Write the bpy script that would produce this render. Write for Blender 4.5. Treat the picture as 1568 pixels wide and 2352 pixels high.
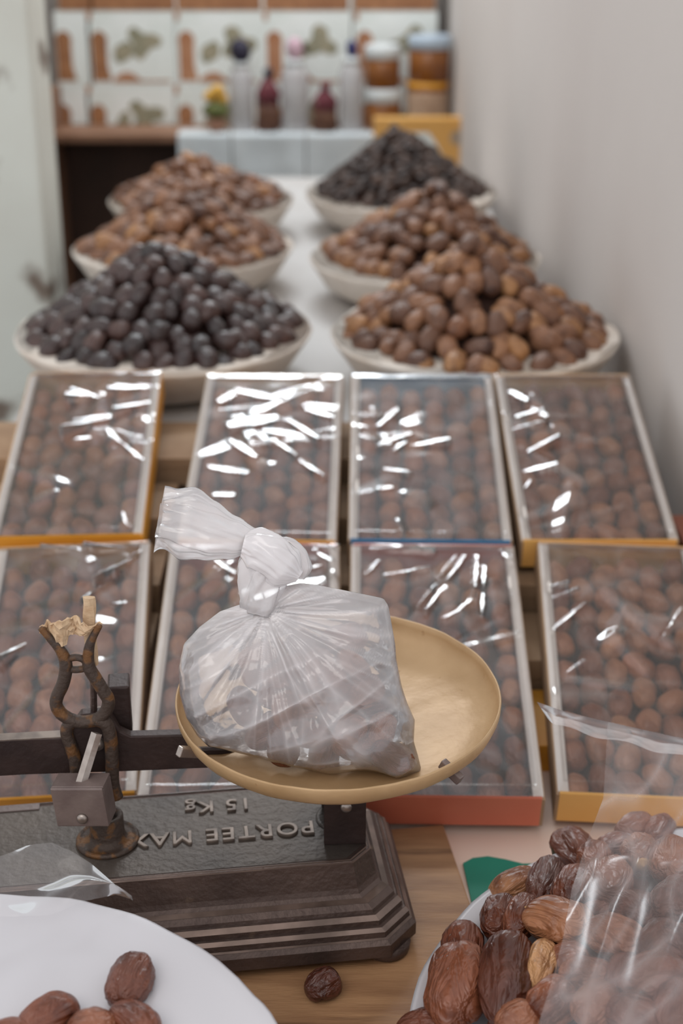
import bpy, bmesh, math, random
import numpy as np
from mathutils import Vector, Matrix, noise

for o in list(bpy.data.objects):
    bpy.data.objects.remove(o)
sc = bpy.context.scene
COL = sc.collection
random.seed(7)
RNG = np.random.default_rng(7)

# ------------------------------------------------------------------ camera, world, light
PITCH = math.radians(24.0)
FPX = 3267.0                      # 50 mm lens on a 36 mm high frame, 2352 px
CAM = Vector((0, 0, 1.65))
cd = bpy.data.cameras.new('camera')
cd.sensor_fit = 'VERTICAL'
cd.sensor_height = 36.0
cd.sensor_width = 24.0
cd.lens = 36.0 * FPX / 2352.0
cd.clip_start = 0.02
cd.dof.use_dof = True
cd.dof.focus_distance = 1.29
cd.dof.aperture_fstop = 3.6
cam = bpy.data.objects.new('camera', cd)
COL.objects.link(cam)
cam.location = CAM
cam.rotation_euler = (math.pi / 2 - PITCH, 0, 0)
sc.camera = cam

w = bpy.data.worlds.new('world')
sc.world = w
w.use_nodes = True
w.node_tree.nodes['Background'].inputs[0].default_value = (0.93, 0.96, 1.0, 1)
w.node_tree.nodes['Background'].inputs[1].default_value = 0.92


def area(name, loc, target, sx, sy, power, col):
    l = bpy.data.lights.new(name, 'AREA')
    l.shape = 'RECTANGLE'
    l.size, l.size_y, l.energy, l.color = sx, sy, power, col
    o = bpy.data.objects.new(name, l)
    COL.objects.link(o)
    o.location = loc
    o.rotation_euler = (Vector(target) - Vector(loc)).to_track_quat('-Z', 'Y').to_euler()
    return o


SKY = Vector((-0.25, 4.75, 2.95))
area('skylight', SKY, (-0.1, 3.2, 0.8), 1.1, 0.45, 38, (0.90, 0.96, 1.0))
area('shop_front_daylight', (-0.9, -0.6, 3.2), (0.1, 1.6, 0.8), 2.4, 1.6, 24, (1.0, 0.95, 0.89))

sc.view_settings.view_transform = 'Standard'
sc.view_settings.look = 'None'
sc.view_settings.gamma = 1.0
sc.view_settings.use_curve_mapping = False
sc.view_settings.exposure = 0.0

# ------------------------------------------------------------------ pixel to place helpers
VF = Vector((0, math.cos(PITCH), -math.sin(PITCH)))
VD = Vector((0, -math.sin(PITCH), -math.cos(PITCH)))
VX = Vector((1, 0, 0))


def ray(u, v):
    return VF + VX * ((u - 784) / FPX) + VD * ((v - 1176) / FPX)


def onz(u, v, z):
    d = ray(u, v)
    return CAM + d * ((z - CAM.z) / d.z)


def ony(u, v, y):
    d = ray(u, v)
    return CAM + d * (y / d.y)


def onpl(u, v, p0, n):
    d = ray(u, v)
    return CAM + d * ((Vector(p0) - CAM).dot(n) / d.dot(n))


def px_m(p): return FPX / (p - CAM).dot(VF)


# ------------------------------------------------------------------ object helpers
ORG = {}


def link(o, parent=None):
    COL.objects.link(o)
    if parent is not None:
        o.parent = parent
    return o


def tag(o, label=None, cat=None, group=None, kind=None):
    if label: o['label'] = label
    if cat: o['category'] = cat
    if group: o['group'] = group
    if kind: o['kind'] = kind
    return o


def thing(name, loc, label, cat, group=None):
    o = bpy.data.objects.new(name, None)
    o.empty_display_size = 0.02
    link(o)
    o.location = loc
    ORG[o.name] = Vector(loc)
    return tag(o, label, cat, group)


class MB:
    """collects world-space geometry, then links it as one mesh object"""

    def __init__(s):
        s.v, s.f = [], []

    def add(s, vs, fs):
        n = len(s.v)
        s.v += [Vector(p) for p in vs]
        s.f += [tuple(i + n for i in f) for f in fs]
        return s

    def hexa(s, c):                       # 8 corners, bottom 4 then top 4
        return s.add(c, [(0, 3, 2, 1), (4, 5, 6, 7), (0, 1, 5, 4), (1, 2, 6, 5), (2, 3, 7, 6), (3, 0, 4, 7)])

    def box(s, lo, hi, M=None):
        c = [Vector((x, y, z)) for z in (lo[2], hi[2]) for x, y in ((lo[0], lo[1]), (hi[0], lo[1]), (hi[0], hi[1]), (lo[0], hi[1]))]
        if M is not None:
            c = [M @ p for p in c]
        return s.hexa(c)

    def lathe(s, prof, seg=32, M=None, wob=None, cap=True):
        vs, fs = [], []
        for i, (r, z) in enumerate(prof):
            for k in range(seg):
                a = 2 * math.pi * k / seg
                rr, zz = r, z
                if wob:
                    rr, zz = wob(r, z, a, i)
                vs.append(Vector((rr * math.cos(a), rr * math.sin(a), zz)))
        for i in range(len(prof) - 1):
            for k in range(seg):
                fs.append((i * seg + k, i * seg + (k + 1) % seg, (i + 1) * seg + (k + 1) % seg, (i + 1) * seg + k))
        if cap:
            fs.append(tuple(reversed(range(seg))))
            fs.append(tuple((len(prof) - 1) * seg + k for k in range(seg)))
        if M is not None:
            vs = [M @ p for p in vs]
        return s.add(vs, fs)

    def tube(s, pts, rad, seg=10, ref=(0, 1, 0), flat=1.0, fn=None, cap=True):
        """pts path, rad radius (number or list); flat scales the ref direction"""
        pts = [Vector(p) for p in pts]
        n = len(pts)
        vs, fs = [], []
        for i, p in enumerate(pts):
            t = (pts[min(i + 1, n - 1)] - pts[max(i - 1, 0)]).normalized()
            b = Vector(ref)
            b = (b - t * b.dot(t)).normalized()
            a = t.cross(b)
            r = rad[i] if isinstance(rad, (list, tuple)) else rad
            for k in range(seg):
                an = 2 * math.pi * k / seg
                q = r if fn is None else r * fn(i / (n - 1), an)
                vs.append(p + a * (q * math.cos(an)) + b * (q * flat * math.sin(an)))
        for i in range(n - 1):
            for k in range(seg):
                fs.append((i * seg + k, i * seg + (k + 1) % seg, (i + 1) * seg + (k + 1) % seg, (i + 1) * seg + k))
        if cap:
            fs.append(tuple(reversed(range(seg))))
            fs.append(tuple((n - 1) * seg + k for k in range(seg)))
        return s.add(vs, fs)

    def grid(s, fn, nu, nv):
        vs = [fn(i / nu, j / nv) for j in range(nv + 1) for i in range(nu + 1)]
        fs = [(j * (nu + 1) + i, j * (nu + 1) + i + 1, (j + 1) * (nu + 1) + i + 1, (j + 1) * (nu + 1) + i) for j in range(nv) for i in range(nu)]
        return s.add(vs, fs)

    def prism(s, poly, ex, ey, o, h):
        """poly of (a,b) in plane o+a*ex+b*ey, thickened along ex x ey by h"""
        o, ex, ey = Vector(o), Vector(ex), Vector(ey)
        nn = ex.cross(ey).normalized() * h
        k = len(poly)
        vs = [o + ex * a + ey * b for a, b in poly] + [o + ex * a + ey * b + nn for a, b in poly]
        fs = [tuple(reversed(range(k))), tuple(range(k, 2 * k))] + [(i, (i + 1) % k, k + (i + 1) % k, k + i) for i in range(k)]
        return s.add(vs, fs)

    def build(s, name, mat, parent=None, smooth=False, org=None, bevel=0, seg=2, sub=0):
        base = ORG[parent.name] if parent is not None else Vector(org if org is not None else (0, 0, 0))
        me = bpy.data.meshes.new(name)
        me.from_pydata([p - base for p in s.v], [], s.f)
        bm = bmesh.new()
        bm.from_mesh(me)
        bmesh.ops.recalc_face_normals(bm, faces=bm.faces)
        bm.to_mesh(me)
        bm.free()
        me.materials.append(mat)
        if smooth:
            me.polygons.foreach_set('use_smooth', [True] * len(me.polygons))
        o = bpy.data.objects.new(name, me)
        link(o, parent)
        if parent is None:
            o.location = base
        ORG[o.name] = base
        if bevel:
            m = o.modifiers.new('bevel', 'BEVEL')
            m.width, m.segments, m.limit_method, m.angle_limit = bevel, seg, 'ANGLE', math.radians(35)
        if sub:
            m = o.modifiers.new('sub', 'SUBSURF')
            m.levels = m.render_levels = sub
        return o


# ------------------------------------------------------------------ materials
def srgb(r, g, b):
    f = lambda c: (c / 255 / 12.92) if c / 255 <= 0.04045 else ((c / 255 + 0.055) / 1.055) ** 2.4
    return (f(r), f(g), f(b), 1)


def pmat(name, c1, c2=None, scale=8.0, rough=0.5, metal=0.0, bump=0.0, bscale=40.0, coat=0.0, spec=0.5, stretch=None,
         lo=0.35, hi=0.65, trans=0.0, detail=4.0, c3=None, s3=3.0, t3=0.62, alpha=1.0, subsurf=0.0):
    m = bpy.data.materials.new(name)
    m.use_nodes = True
    nt = m.node_tree
    N, L = nt.nodes, nt.links
    b = N['Principled BSDF']
    b.inputs['Roughness'].default_value = rough
    b.inputs['Metallic'].default_value = metal
    b.inputs['Coat Weight'].default_value = coat
    b.inputs['Coat Roughness'].default_value = 0.15
    b.inputs['Specular IOR Level'].default_value = spec
    b.inputs['Transmission Weight'].default_value = trans
    b.inputs['Alpha'].default_value = alpha
    b.inputs['Base Color'].default_value = c1
    tc = N.new('ShaderNodeTexCoord')
    vec = tc.outputs['Object']
    if stretch:
        mp = N.new('ShaderNodeMapping')
        mp.inputs['Scale'].default_value = stretch
        L.new(vec, mp.inputs[0])
        vec = mp.outputs[0]
    if c2 is not None:
        nz = N.new('ShaderNodeTexNoise')
        nz.inputs['Scale'].default_value = scale
        nz.inputs['Detail'].default_value = detail
        L.new(vec, nz.inputs['Vector'])
        mr = N.new('ShaderNodeMapRange')
        mr.inputs[1].default_value, mr.inputs[2].default_value = lo, hi
        L.new(nz.outputs[0], mr.inputs[0])
        mx = N.new('ShaderNodeMix')
        mx.data_type = 'RGBA'
        mx.inputs[6].default_value, mx.inputs[7].default_value = c1, c2
        L.new(mr.outputs[0], mx.inputs[0])
        out = mx.outputs[2]
        if c3 is not None:
            n3 = N.new('ShaderNodeTexNoise')
            n3.inputs['Scale'].default_value = s3
            n3.inputs['Detail'].default_value = 5
            L.new(vec, n3.inputs['Vector'])
            m3 = N.new('ShaderNodeMapRange')
            m3.inputs[1].default_value, m3.inputs[2].default_value = t3, t3 + 0.06
            L.new(n3.outputs[0], m3.inputs[0])
            mx3 = N.new('ShaderNodeMix')
            mx3.data_type = 'RGBA'
            L.new(m3.outputs[0], mx3.inputs[0])
            L.new(out, mx3.inputs[6])
            mx3.inputs[7].default_value = c3
            out = mx3.outputs[2]
        L.new(out, b.inputs['Base Color'])
    if bump:
        nb = N.new('ShaderNodeTexNoise')
        nb.inputs['Scale'].default_value = bscale
        nb.inputs['Detail'].default_value = 5
        L.new(vec, nb.inputs['Vector'])
        bp = N.new('ShaderNodeBump')
        bp.inputs['Strength'].default_value = bump
        bp.inputs['Distance'].default_value = 0.004
        L.new(nb.outputs[0], bp.inputs['Height'])
        L.new(bp.outputs[0], b.inputs['Normal'])
    return m


def film_mat(name, tint, haze, gloss, rough=0.08, attr=None, bump=0.0, bscale=30, hazetrans=0.5):
    """thin clear plastic: see-through, a little milky, with Fresnel gloss"""
    m = bpy.data.materials.new(name)
    m.use_nodes = True
    nt = m.node_tree
    N, L = nt.nodes, nt.links
    N.remove(N['Principled BSDF'])
    out = N['Material Output']
    tr = N.new('ShaderNodeBsdfTransparent')
    tr.inputs[0].default_value = (1, 1, 1, 1)
    df = N.new('ShaderNodeBsdfDiffuse')
    df.inputs[0].default_value = tint
    tl = N.new('ShaderNodeBsdfTranslucent')
    tl.inputs[0].default_value = tint
    mh = N.new('ShaderNodeMixShader')
    mh.inputs[0].default_value = hazetrans
    L.new(df.outputs[0], mh.inputs[1])
    L.new(tl.outputs[0], mh.inputs[2])
    m1 = N.new('ShaderNodeMixShader')
    m1.inputs[0].default_value = haze
    if attr:
        at = N.new('ShaderNodeAttribute')
        at.attribute_name = attr
        L.new(at.outputs['Fac'], m1.inputs[0])
    L.new(tr.outputs[0], m1.inputs[1])
    L.new(mh.outputs[0], m1.inputs[2])
    gl = N.new('ShaderNodeBsdfGlossy')
    gl.inputs['Roughness'].default_value = rough
    fr = N.new('ShaderNodeFresnel')
    fr.inputs[0].default_value = 1.5
    ml = N.new('ShaderNodeMath')
    ml.operation = 'MULTIPLY'
    ml.use_clamp = True
    ml.inputs[1].default_value = gloss
    L.new(fr.outputs[0], ml.inputs[0])
    m2 = N.new('ShaderNodeMixShader')
    L.new(ml.outputs[0], m2.inputs[0])
    L.new(m1.outputs[0], m2.inputs[1])
    L.new(gl.outputs[0], m2.inputs[2])
    L.new(m2.outputs[0], out.inputs[0])
    if bump:
        tc = N.new('ShaderNodeTexCoord')
        nb = N.new('ShaderNodeTexNoise')
        nb.inputs['Scale'].default_value = bscale
        L.new(tc.outputs['Object'], nb.inputs['Vector'])
        bp = N.new('ShaderNodeBump')
        bp.inputs['Strength'].default_value = bump
        bp.inputs['Distance'].default_value = 0.004
        L.new(nb.outputs[0], bp.inputs['Height'])
        for nd in (gl, df):
            L.new(bp.outputs[0], nd.inputs['Normal'])
        L.new(bp.outputs[0], fr.inputs['Normal'])
    return m


def date_mat(name, stops, mottle, rough, bumps, bscale, coat=0.15, mscale=1.6, mlo=0.45, mhi=0.7, bycol=False):
    """skin of a date: colour differs from date to date and in blotches on each"""
    m = bpy.data.materials.new(name)
    m.use_nodes = True
    nt = m.node_tree
    N, L = nt.nodes, nt.links
    b = N['Principled BSDF']
    b.inputs['Coat Weight'].default_value = coat
    b.inputs['Coat Roughness'].default_value = 0.2
    oi = N.new('ShaderNodeObjectInfo')
    at = N.new('ShaderNodeAttribute')
    at.attribute_name = 'tint'
    ad = N.new('ShaderNodeMath')
    L.new(oi.outputs['Random'], ad.inputs[0])
    L.new(at.outputs['Fac'], ad.inputs[1])
    fr = N.new('ShaderNodeMath')
    fr.operation = 'FRACT'
    L.new(ad.outputs[0], fr.inputs[0])
    cr = N.new('ShaderNodeValToRGB')
    el = cr.color_ramp.elements
    while len(el) < len(stops):
        el.new(0.5)
    for i, (p, c) in enumerate(stops):
        el[i].position, el[i].color = p, c
    if bycol:
        sx_ = N.new('ShaderNodeSeparateColor')
        L.new(oi.outputs['Color'], sx_.inputs[0])
        a2 = N.new('ShaderNodeMath')
        L.new(sx_.outputs[0], a2.inputs[0])
        L.new(at.outputs['Fac'], a2.inputs[1])
        L.new(a2.outputs[0], cr.inputs[0])
    else:
        L.new(fr.outputs[0], cr.inputs[0])
    tc = N.new('ShaderNodeTexCoord')
    ofs = N.new('ShaderNodeVectorMath')
    ofs.operation = 'SCALE'
    ofs.inputs[0].default_value = (13.0, 7.0, 5.0)
    L.new(fr.outputs[0], ofs.inputs['Scale'])
    va = N.new('ShaderNodeVectorMath')
    L.new(tc.outputs['Object'], va.inputs[0])
    L.new(ofs.outputs[0], va.inputs[1])
    nz = N.new('ShaderNodeTexNoise')
    nz.inputs['Scale'].default_value = mscale
    nz.inputs['Detail'].default_value = 5
    nz.inputs['Distortion'].default_value = 0.6
    L.new(va.outputs[0], nz.inputs['Vector'])
    mr = N.new('ShaderNodeMapRange')
    mr.inputs[1].default_value, mr.inputs[2].default_value = mlo, mhi
    L.new(nz.outputs[0], mr.inputs[0])
    mx = N.new('ShaderNodeMix')
    mx.data_type = 'RGBA'
    mx.blend_type = 'MULTIPLY'
    L.new(mr.outputs[0], mx.inputs[0])
    L.new(cr.outputs[0], mx.inputs[6])
    mx.inputs[7].default_value = mottle
    L.new(mx.outputs[2], b.inputs['Base Color'])
    rr = N.new('ShaderNodeMapRange')
    rr.inputs[3].default_value, rr.inputs[4].default_value = rough + 0.12, rough - 0.06
    L.new(nz.outputs[0], rr.inputs[0])
    L.new(rr.outputs[0], b.inputs['Roughness'])
    if bumps:
        mp = N.new('ShaderNodeMapping')
        mp.inputs['Scale'].default_value = (0.35, 1, 1)
        L.new(va.outputs[0], mp.inputs[0])
        nb = N.new('ShaderNodeTexNoise')
        nb.inputs['Scale'].default_value = bscale
        nb.inputs['Detail'].default_value = 3
        nb.inputs['Distortion'].default_value = 1.0
        L.new(mp.outputs[0], nb.inputs['Vector'])
        bp = N.new('ShaderNodeBump')
        bp.inputs['Strength'].default_value = bumps
        bp.inputs['Distance'].default_value = 0.06
        L.new(nb.outputs[0], bp.inputs['Height'])
        L.new(bp.outputs[0], b.inputs['Normal'])
    return m


S = srgb
M = dict(
    wall_r=pmat('plaster_grey', S(212, 204, 198), S(206, 197, 191), 1.5, 0.85, bump=0.05, bscale=14),
    wall_l=pmat('plaster_peeling', S(226, 229, 220), S(216, 216, 206), 2.5, 0.8, bump=0.1, bscale=20, c3=S(128, 114, 102), s3=4.5, t3=0.575),
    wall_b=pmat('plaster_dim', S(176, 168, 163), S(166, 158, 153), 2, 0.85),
    floor=pmat('floor_cement', S(110, 100, 92), S(90, 80, 72), 4, 0.8),
    counter=pmat('counter_sheet', S(240, 214, 198), S(232, 202, 184), 3, 0.55),
    board=pmat('board_wood', S(172, 130, 92), S(142, 102, 70), 7, 0.55, bump=0.2, bscale=60, stretch=(1.2, 9, 9), c3=S(104, 72, 48), s3=2.0, t3=0.62),
    green=pmat('green_cloth', S(30, 132, 108), S(24, 116, 94), 8, 0.7),
    iron=pmat('cast_iron', S(96, 79, 72), S(72, 58, 53), 14, 0.48, metal=0.55, bump=0.3, bscale=160, c3=S(118, 98, 82), s3=20, t3=0.66),
    iron_top=pmat('worn_iron', S(94, 84, 77), S(74, 67, 63), 8, 0.5, metal=0.5, bump=0.35, bscale=130, c3=S(70, 56, 50), s3=7, t3=0.58),
    letter=pmat('worn_letter_lit_beam', S(132, 117, 106), S(100, 87, 79), 60, 0.45, metal=0.45),  # worn letters; also paints the light on the beam's top strip
    edge=pmat('rubbed_iron_edge', S(128, 108, 98), S(92, 76, 68), 30, 0.42, metal=0.5),
    rust=pmat('rusty_iron', S(72, 58, 50), S(112, 76, 44), 60, 0.6, metal=0.35, bump=0.4, bscale=220, lo=0.5, hi=0.6),
    beam=pmat('beam_iron', S(66, 50, 46), S(50, 38, 36), 18, 0.5, metal=0.4, bump=0.2, bscale=140, c3=S(96, 80, 70), s3=30, t3=0.68),
    bracket=pmat('bracket_steel', S(128, 112, 106), S(108, 92, 88), 30, 0.42, metal=0.25, bump=0.1, bscale=200),
    steel=pmat('bare_steel', S(190, 178, 170), S(150, 138, 130), 40, 0.35, metal=0.8),
    brass=pmat('worn_brass', S(190, 156, 116), S(172, 138, 98), 14, 0.45, metal=0.2, bump=0.35, bscale=38, c3=S(150, 112, 70), s3=55, t3=0.68),
    paper=pmat('masking_tape', S(206, 178, 146), S(186, 152, 118), 60, 0.8, bump=0.4, bscale=200),
    plate=pmat('white_plastic', S(202, 198, 201), S(196, 192, 195), 3, 0.42, spec=0.4),
    basket=pmat('wrapped_basin', S(224, 214, 203), S(208, 194, 180), 14, 0.6, bump=0.5, bscale=45),
    cloth=pmat('white_cloth', S(202, 200, 198), S(190, 185, 181), 3, 0.5, bump=0.35, bscale=12),
    sheet=pmat('white_plastic_sheet', S(222, 228, 230), S(204, 212, 216), 4, 0.3, bump=0.6, bscale=14),
    wood=pmat('cabinet_wood', S(150, 112, 88), S(128, 92, 70), 6, 0.6, stretch=(1, 1, 0.25)),
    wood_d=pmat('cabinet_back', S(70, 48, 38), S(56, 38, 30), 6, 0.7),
    kraft=pmat('kraft_card', S(176, 146, 116), S(150, 120, 92), 10, 0.8),
    whitecard=pmat('white_card', S(232, 222, 214), S(218, 206, 198), 8, 0.6),
    orange=pmat('orange_card', S(238, 184, 108), S(228, 170, 90), 7, 0.5),
    orange2=pmat('amber_card', S(224, 160, 58), S(206, 138, 40), 7, 0.5),
    red=pmat('red_card', S(216, 120, 92), S(200, 100, 76), 7, 0.5),
    blue=pmat('blue_card', S(88, 142, 182), S(70, 120, 160), 7, 0.5),
    brownc=pmat('brown_card', S(150, 106, 62), S(96, 66, 40), 18, 0.6),
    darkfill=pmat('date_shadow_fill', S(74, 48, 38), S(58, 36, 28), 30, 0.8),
    glass=pmat('clear_bottle', S(212, 210, 210), S(196, 192, 194), 20, 0.25, alpha=0.72),
    syrup=pmat('amber_jam', S(150, 92, 40), S(120, 68, 26), 10, 0.25, coat=0.4),
    lid=pmat('white_lid', S(216, 220, 220), None, 5, 0.4),
    lidblue=pmat('clear_bluish_lid', S(176, 190, 204), None, 5, 0.3),
    labelp=pmat('pale_label', S(186, 158, 134), S(172, 142, 118), 20, 0.6),
    navy=pmat('navy_cap', S(40, 44, 110), S(30, 32, 86), 20, 0.5),
    charcoal=pmat('dark_cap', S(52, 48, 60), S(40, 36, 60), 20, 0.6),
    rose=pmat('dried_rose', S(128, 58, 68), S(84, 36, 44), 60, 0.75, c3=S(190, 160, 150), s3=30, t3=0.62),
    bud=pmat('dried_buds', S(120, 84, 62), S(70, 40, 36), 70, 0.8),
    pink=pmat('pink_tissue', S(206, 172, 184), None, 5, 0.7),
    yellow=pmat('yellow_petal', S(224, 178, 84), S(206, 154, 60), 40, 0.7),
    leaf=pmat('green_leaf', S(112, 116, 62), S(84, 92, 48), 40, 0.7),
    terr=pmat('terracotta', S(176, 128, 104), None, 5, 0.7),
    print_sky=pmat('print_sky', S(246, 250, 247), S(234, 240, 235), 6, 0.35, spec=0.5),
    print_arch=pmat('print_arch', S(176, 124, 84), S(150, 100, 66), 20, 0.4),
    print_earth=pmat('print_earth', S(196, 146, 112), S(174, 118, 82), 14, 0.4),
    print_palm=pmat('print_palm', S(176, 164, 138), S(140, 140, 118), 40, 0.4),
    print_seam=pmat('print_seam', S(120, 104, 88), None, 5, 0.6),
    emblem=pmat('emblem_grey', S(186, 166, 144), S(160, 140, 120), 30, 0.5),
    calyx=pmat('date_calyx', S(208, 164, 104), S(160, 112, 62), 80, 0.7),
    sack=pmat('white_sack', S(214, 204, 196), S(200, 188, 180), 10, 0.7),
    rusty_box=pmat('rust_red_card', S(140, 74, 46), None, 5, 0.6),
)
M['film'] = film_mat('cellophane', (0.96, 0.88, 0.83, 1), 0.065, 2.2, 0.12, attr='veil', bump=0.04, bscale=60)
M['bag'] = film_mat('thin_bag_plastic', (0.98, 0.92, 0.92, 1), 0.4, 1.9, 0.15, attr='veil', bump=0.2, bscale=70, hazetrans=0.28)
M['sleeve'] = film_mat('loose_clear_bag', (0.95, 0.90, 0.90, 1), 0.25, 0.8, 0.20, attr='veil', bump=0.05, bscale=25)
M['d_fore'] = date_mat('glossy_brown_date', [(0, S(86, 44, 30)), (0.35, S(128, 70, 46)), (0.7, S(162, 104, 72)), (1, S(204, 152, 104))], (0.42, 0.30, 0.24, 1), 0.33, 0.45, 4, 0.18, bycol=True)
M['d_box'] = date_mat('boxed_date', [(0, S(128, 74, 52)), (0.45, S(168, 108, 78)), (0.8, S(190, 132, 94)), (1, S(176, 104, 62))], (0.55, 0.44, 0.38, 1), 0.42, 0.3, 5, 0.2)
M['d_brown'] = date_mat('loose_brown_date', [(0, S(96, 64, 48)), (0.35, S(126, 86, 62)), (0.7, S(148, 104, 76)), (0.9, S(176, 126, 80)), (1, S(130, 82, 56))], (0.42, 0.34, 0.30, 1), 0.48, 0.3, 5, 0.1)
M['d_dark'] = date_mat('dark_glossy_date', [(0, S(44, 28, 26)), (0.5, S(64, 42, 38)), (1, S(84, 56, 48))], (0.45, 0.4, 0.4, 1), 0.36, 0.3, 5, 0.3)
M['d_black'] = date_mat('small_black_date', [(0, S(46, 32, 27)), (0.5, S(66, 48, 40)), (1, S(84, 62, 50))], (0.5, 0.45, 0.42, 1), 0.6, 0.3, 5, 0.0)


# ------------------------------------------------------------------ date shapes
def date_arrays(seed, seg, rings, wr, fat=0.30):
    """one date, length 1 along x, as vertex and face lists"""
    r0 = random.Random(seed)
    off = Vector((r0.uniform(-50, 50), r0.uniform(-50, 50), r0.uniform(-50, 50)))
    taper = r0.uniform(-0.12, 0.12)
    bend = r0.uniform(-0.05, 0.05)
    sq = r0.uniform(0.86, 1.0)
    vs, fs = [(-0.5, 0, 0)], []
    for i in range(1, rings):
        t = i / rings
        x = -0.5 * math.cos(math.pi * t)
        pr = (max(0.0, 1 - abs(2 * x) ** 2.5)) ** 0.5 * (1 + taper * 2 * x)
        for k in range(seg):
            a = 2 * math.pi * k / seg
            y, z = pr * math.cos(a), pr * math.sin(a) * sq
            n1 = noise.noise(Vector((x * 2.0, y * 1.7, z * 1.7)) + off)
            n2 = 1 - abs(noise.noise(Vector((x * 2.6, y * 5.0, z * 5.0)) + off * 1.7)) * 2
            n3 = 1 - abs(noise.noise(Vector((x * 6.0, y * 9.0, z * 9.0)) - off)) * 2
            q = fat * (1 + 0.14 * n1 + wr * (0.10 * n2 + 0.05 * n3))
            vs.append((x * (1 + 0.06 * n1), y * q + bend * (4 * x * x - 0.5), z * q))
    vs.append((0.5, 0, 0))
    for k in range(seg):
        fs.append((0, 1 + (k + 1) % seg, 1 + k))
        b = 1 + (rings - 2) * seg
        fs.append((len(vs) - 1, b + k, b + (k + 1) % seg))
    for i in range(rings - 2):
        for k in range(seg):
            a0, a1 = 1 + i * seg + k, 1 + i * seg + (k + 1) % seg
            fs.append((a0, a1, a1 + seg, a0 + seg))
    return np.array(vs), fs


class DateKind:
    def __init__(s, name, mat, n, seg, rings, wr, fat, seed):
        s.name, s.mat, s.tmax = name, mat, 1.0
        s.arr, s.me = [], []
        for i in range(n):
            vs, fs = date_arrays(seed + i, seg, rings, wr * (0.7, 1.3, 1.9)[i % 3], fat)
            s.arr.append((vs, fs))
            me = bpy.data.meshes.new(name)
            me.from_pydata(vs.tolist(), [], fs)
            me.polygons.foreach_set('use_smooth', [True] * len(me.polygons))
            me.materials.append(mat)
            s.me.append(me)

    def mtx(s, p, axis, nrm, length, width=1.0):
        x = Vector(axis).normalized()
        z = Vector(nrm)
        z = (z - x * z.dot(x))
        if z.length < 1e-4:
            z = x.orthogonal()
        z.normalize()
        y = z.cross(x)
        R = Matrix((x, y, z)).transposed().to_4x4()
        return Matrix.Translation(p) @ R @ Matrix.Diagonal((length, length * width, length * width, 1))

    def single(s, mt, label, cat='date', group=None, var=None, name=None, tint=None):
        o = bpy.data.objects.new(name or s.name, s.me[random.randrange(len(s.me)) if var is None else var % len(s.me)])
        link(o)
        o.matrix_world = mt
        o.color = (random.uniform(0.15, 0.65) if tint is None else tint, 0, 0, 1)
        return tag(o, label, cat, group)

    def heap(s, mats, name, label, org, core=None, coremat=None):
        """many dates joined: too many to list singly"""
        V, Fc, T = [], [], []
        n = 0
        for mt in mats:
            vs, fs = s.arr[random.randrange(len(s.arr))]
            A = np.array(mt)
            P = vs @ A[:3, :3].T + A[:3, 3] - np.array(org)
            V.append(P)
            Fc += [tuple(i + n for i in f) for f in fs]
            T.append(np.full(len(P), random.random() * s.tmax))
            n += len(P)
        nd = len(Fc)
        if core is not None:
            V.append(np.array([tuple(p - Vector(org)) for p in core.v]))
            Fc += [tuple(i + n for i in f) for f in core.f]
            T.append(np.zeros(len(core.v)))
        me = bpy.data.meshes.new(name)
        me.from_pydata(np.concatenate(V).tolist(), [], Fc)
        at = me.attributes.new('tint', 'FLOAT', 'POINT')
        at.data.foreach_set('value', np.concatenate(T))
        me.materials.append(s.mat)
        if core is not None:
            me.materials.append(coremat)
            me.polygons.foreach_set('material_index', [0] * nd + [1] * (len(Fc) - nd))
        me.polygons.foreach_set('use_smooth', [True] * len(me.polygons))
        o = bpy.data.objects.new(name, me)
        link(o)
        o.location = org
        o.color = (0, 0, 0, 1)
        return tag(o, label, 'dates', None, 'stuff')


K_fore = DateKind('date', M['d_fore'], 9, 40, 30, 0.5, 0.315, 100)
K_box = DateKind('boxed_date', M['d_box'], 7, 16, 12, 0.6, 0.325, 200)
K_brown = DateKind('brown_date', M['d_brown'], 7, 16, 12, 0.7, 0.35, 300)
K_dark = DateKind('dark_date', M['d_dark'], 7, 16, 12, 0.7, 0.36, 400)
K_black = DateKind('black_date', M['d_black'], 5, 12, 9, 0.8, 0.36, 500)

# ------------------------------------------------------------------ the room
TAB = 0.68
WA, WB = Vector((0.545, 1.2, 0)), Vector((0.372, 5.35, 0))          # foot line of the right wall


def struct(mb, name, mat, **k):
    return tag(mb.build(name, mat, **k), kind='structure')


struct(MB().box((-3, -1.5, -0.1), (2.5, 6, 0)), 'floor', M['floor'])
wd = (WB - WA).normalized()
wn = Vector((wd.y, -wd.x, 0))
A0, B0 = WA + wd * 0.32, WB + wd * 0.1
struct(MB().hexa([A0, A0 + wn * 0.15, B0 + wn * 0.15, B0] + [p + Vector((0, 0, 3)) for p in (A0, A0 + wn * 0.15, B0 + wn * 0.15, B0)]), 'wall_right', M['wall_r'])
struct(MB().box((-2.2, 5.36, 0), (0.365, 5.5, 3)), 'wall_back', M['wall_b'])
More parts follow.
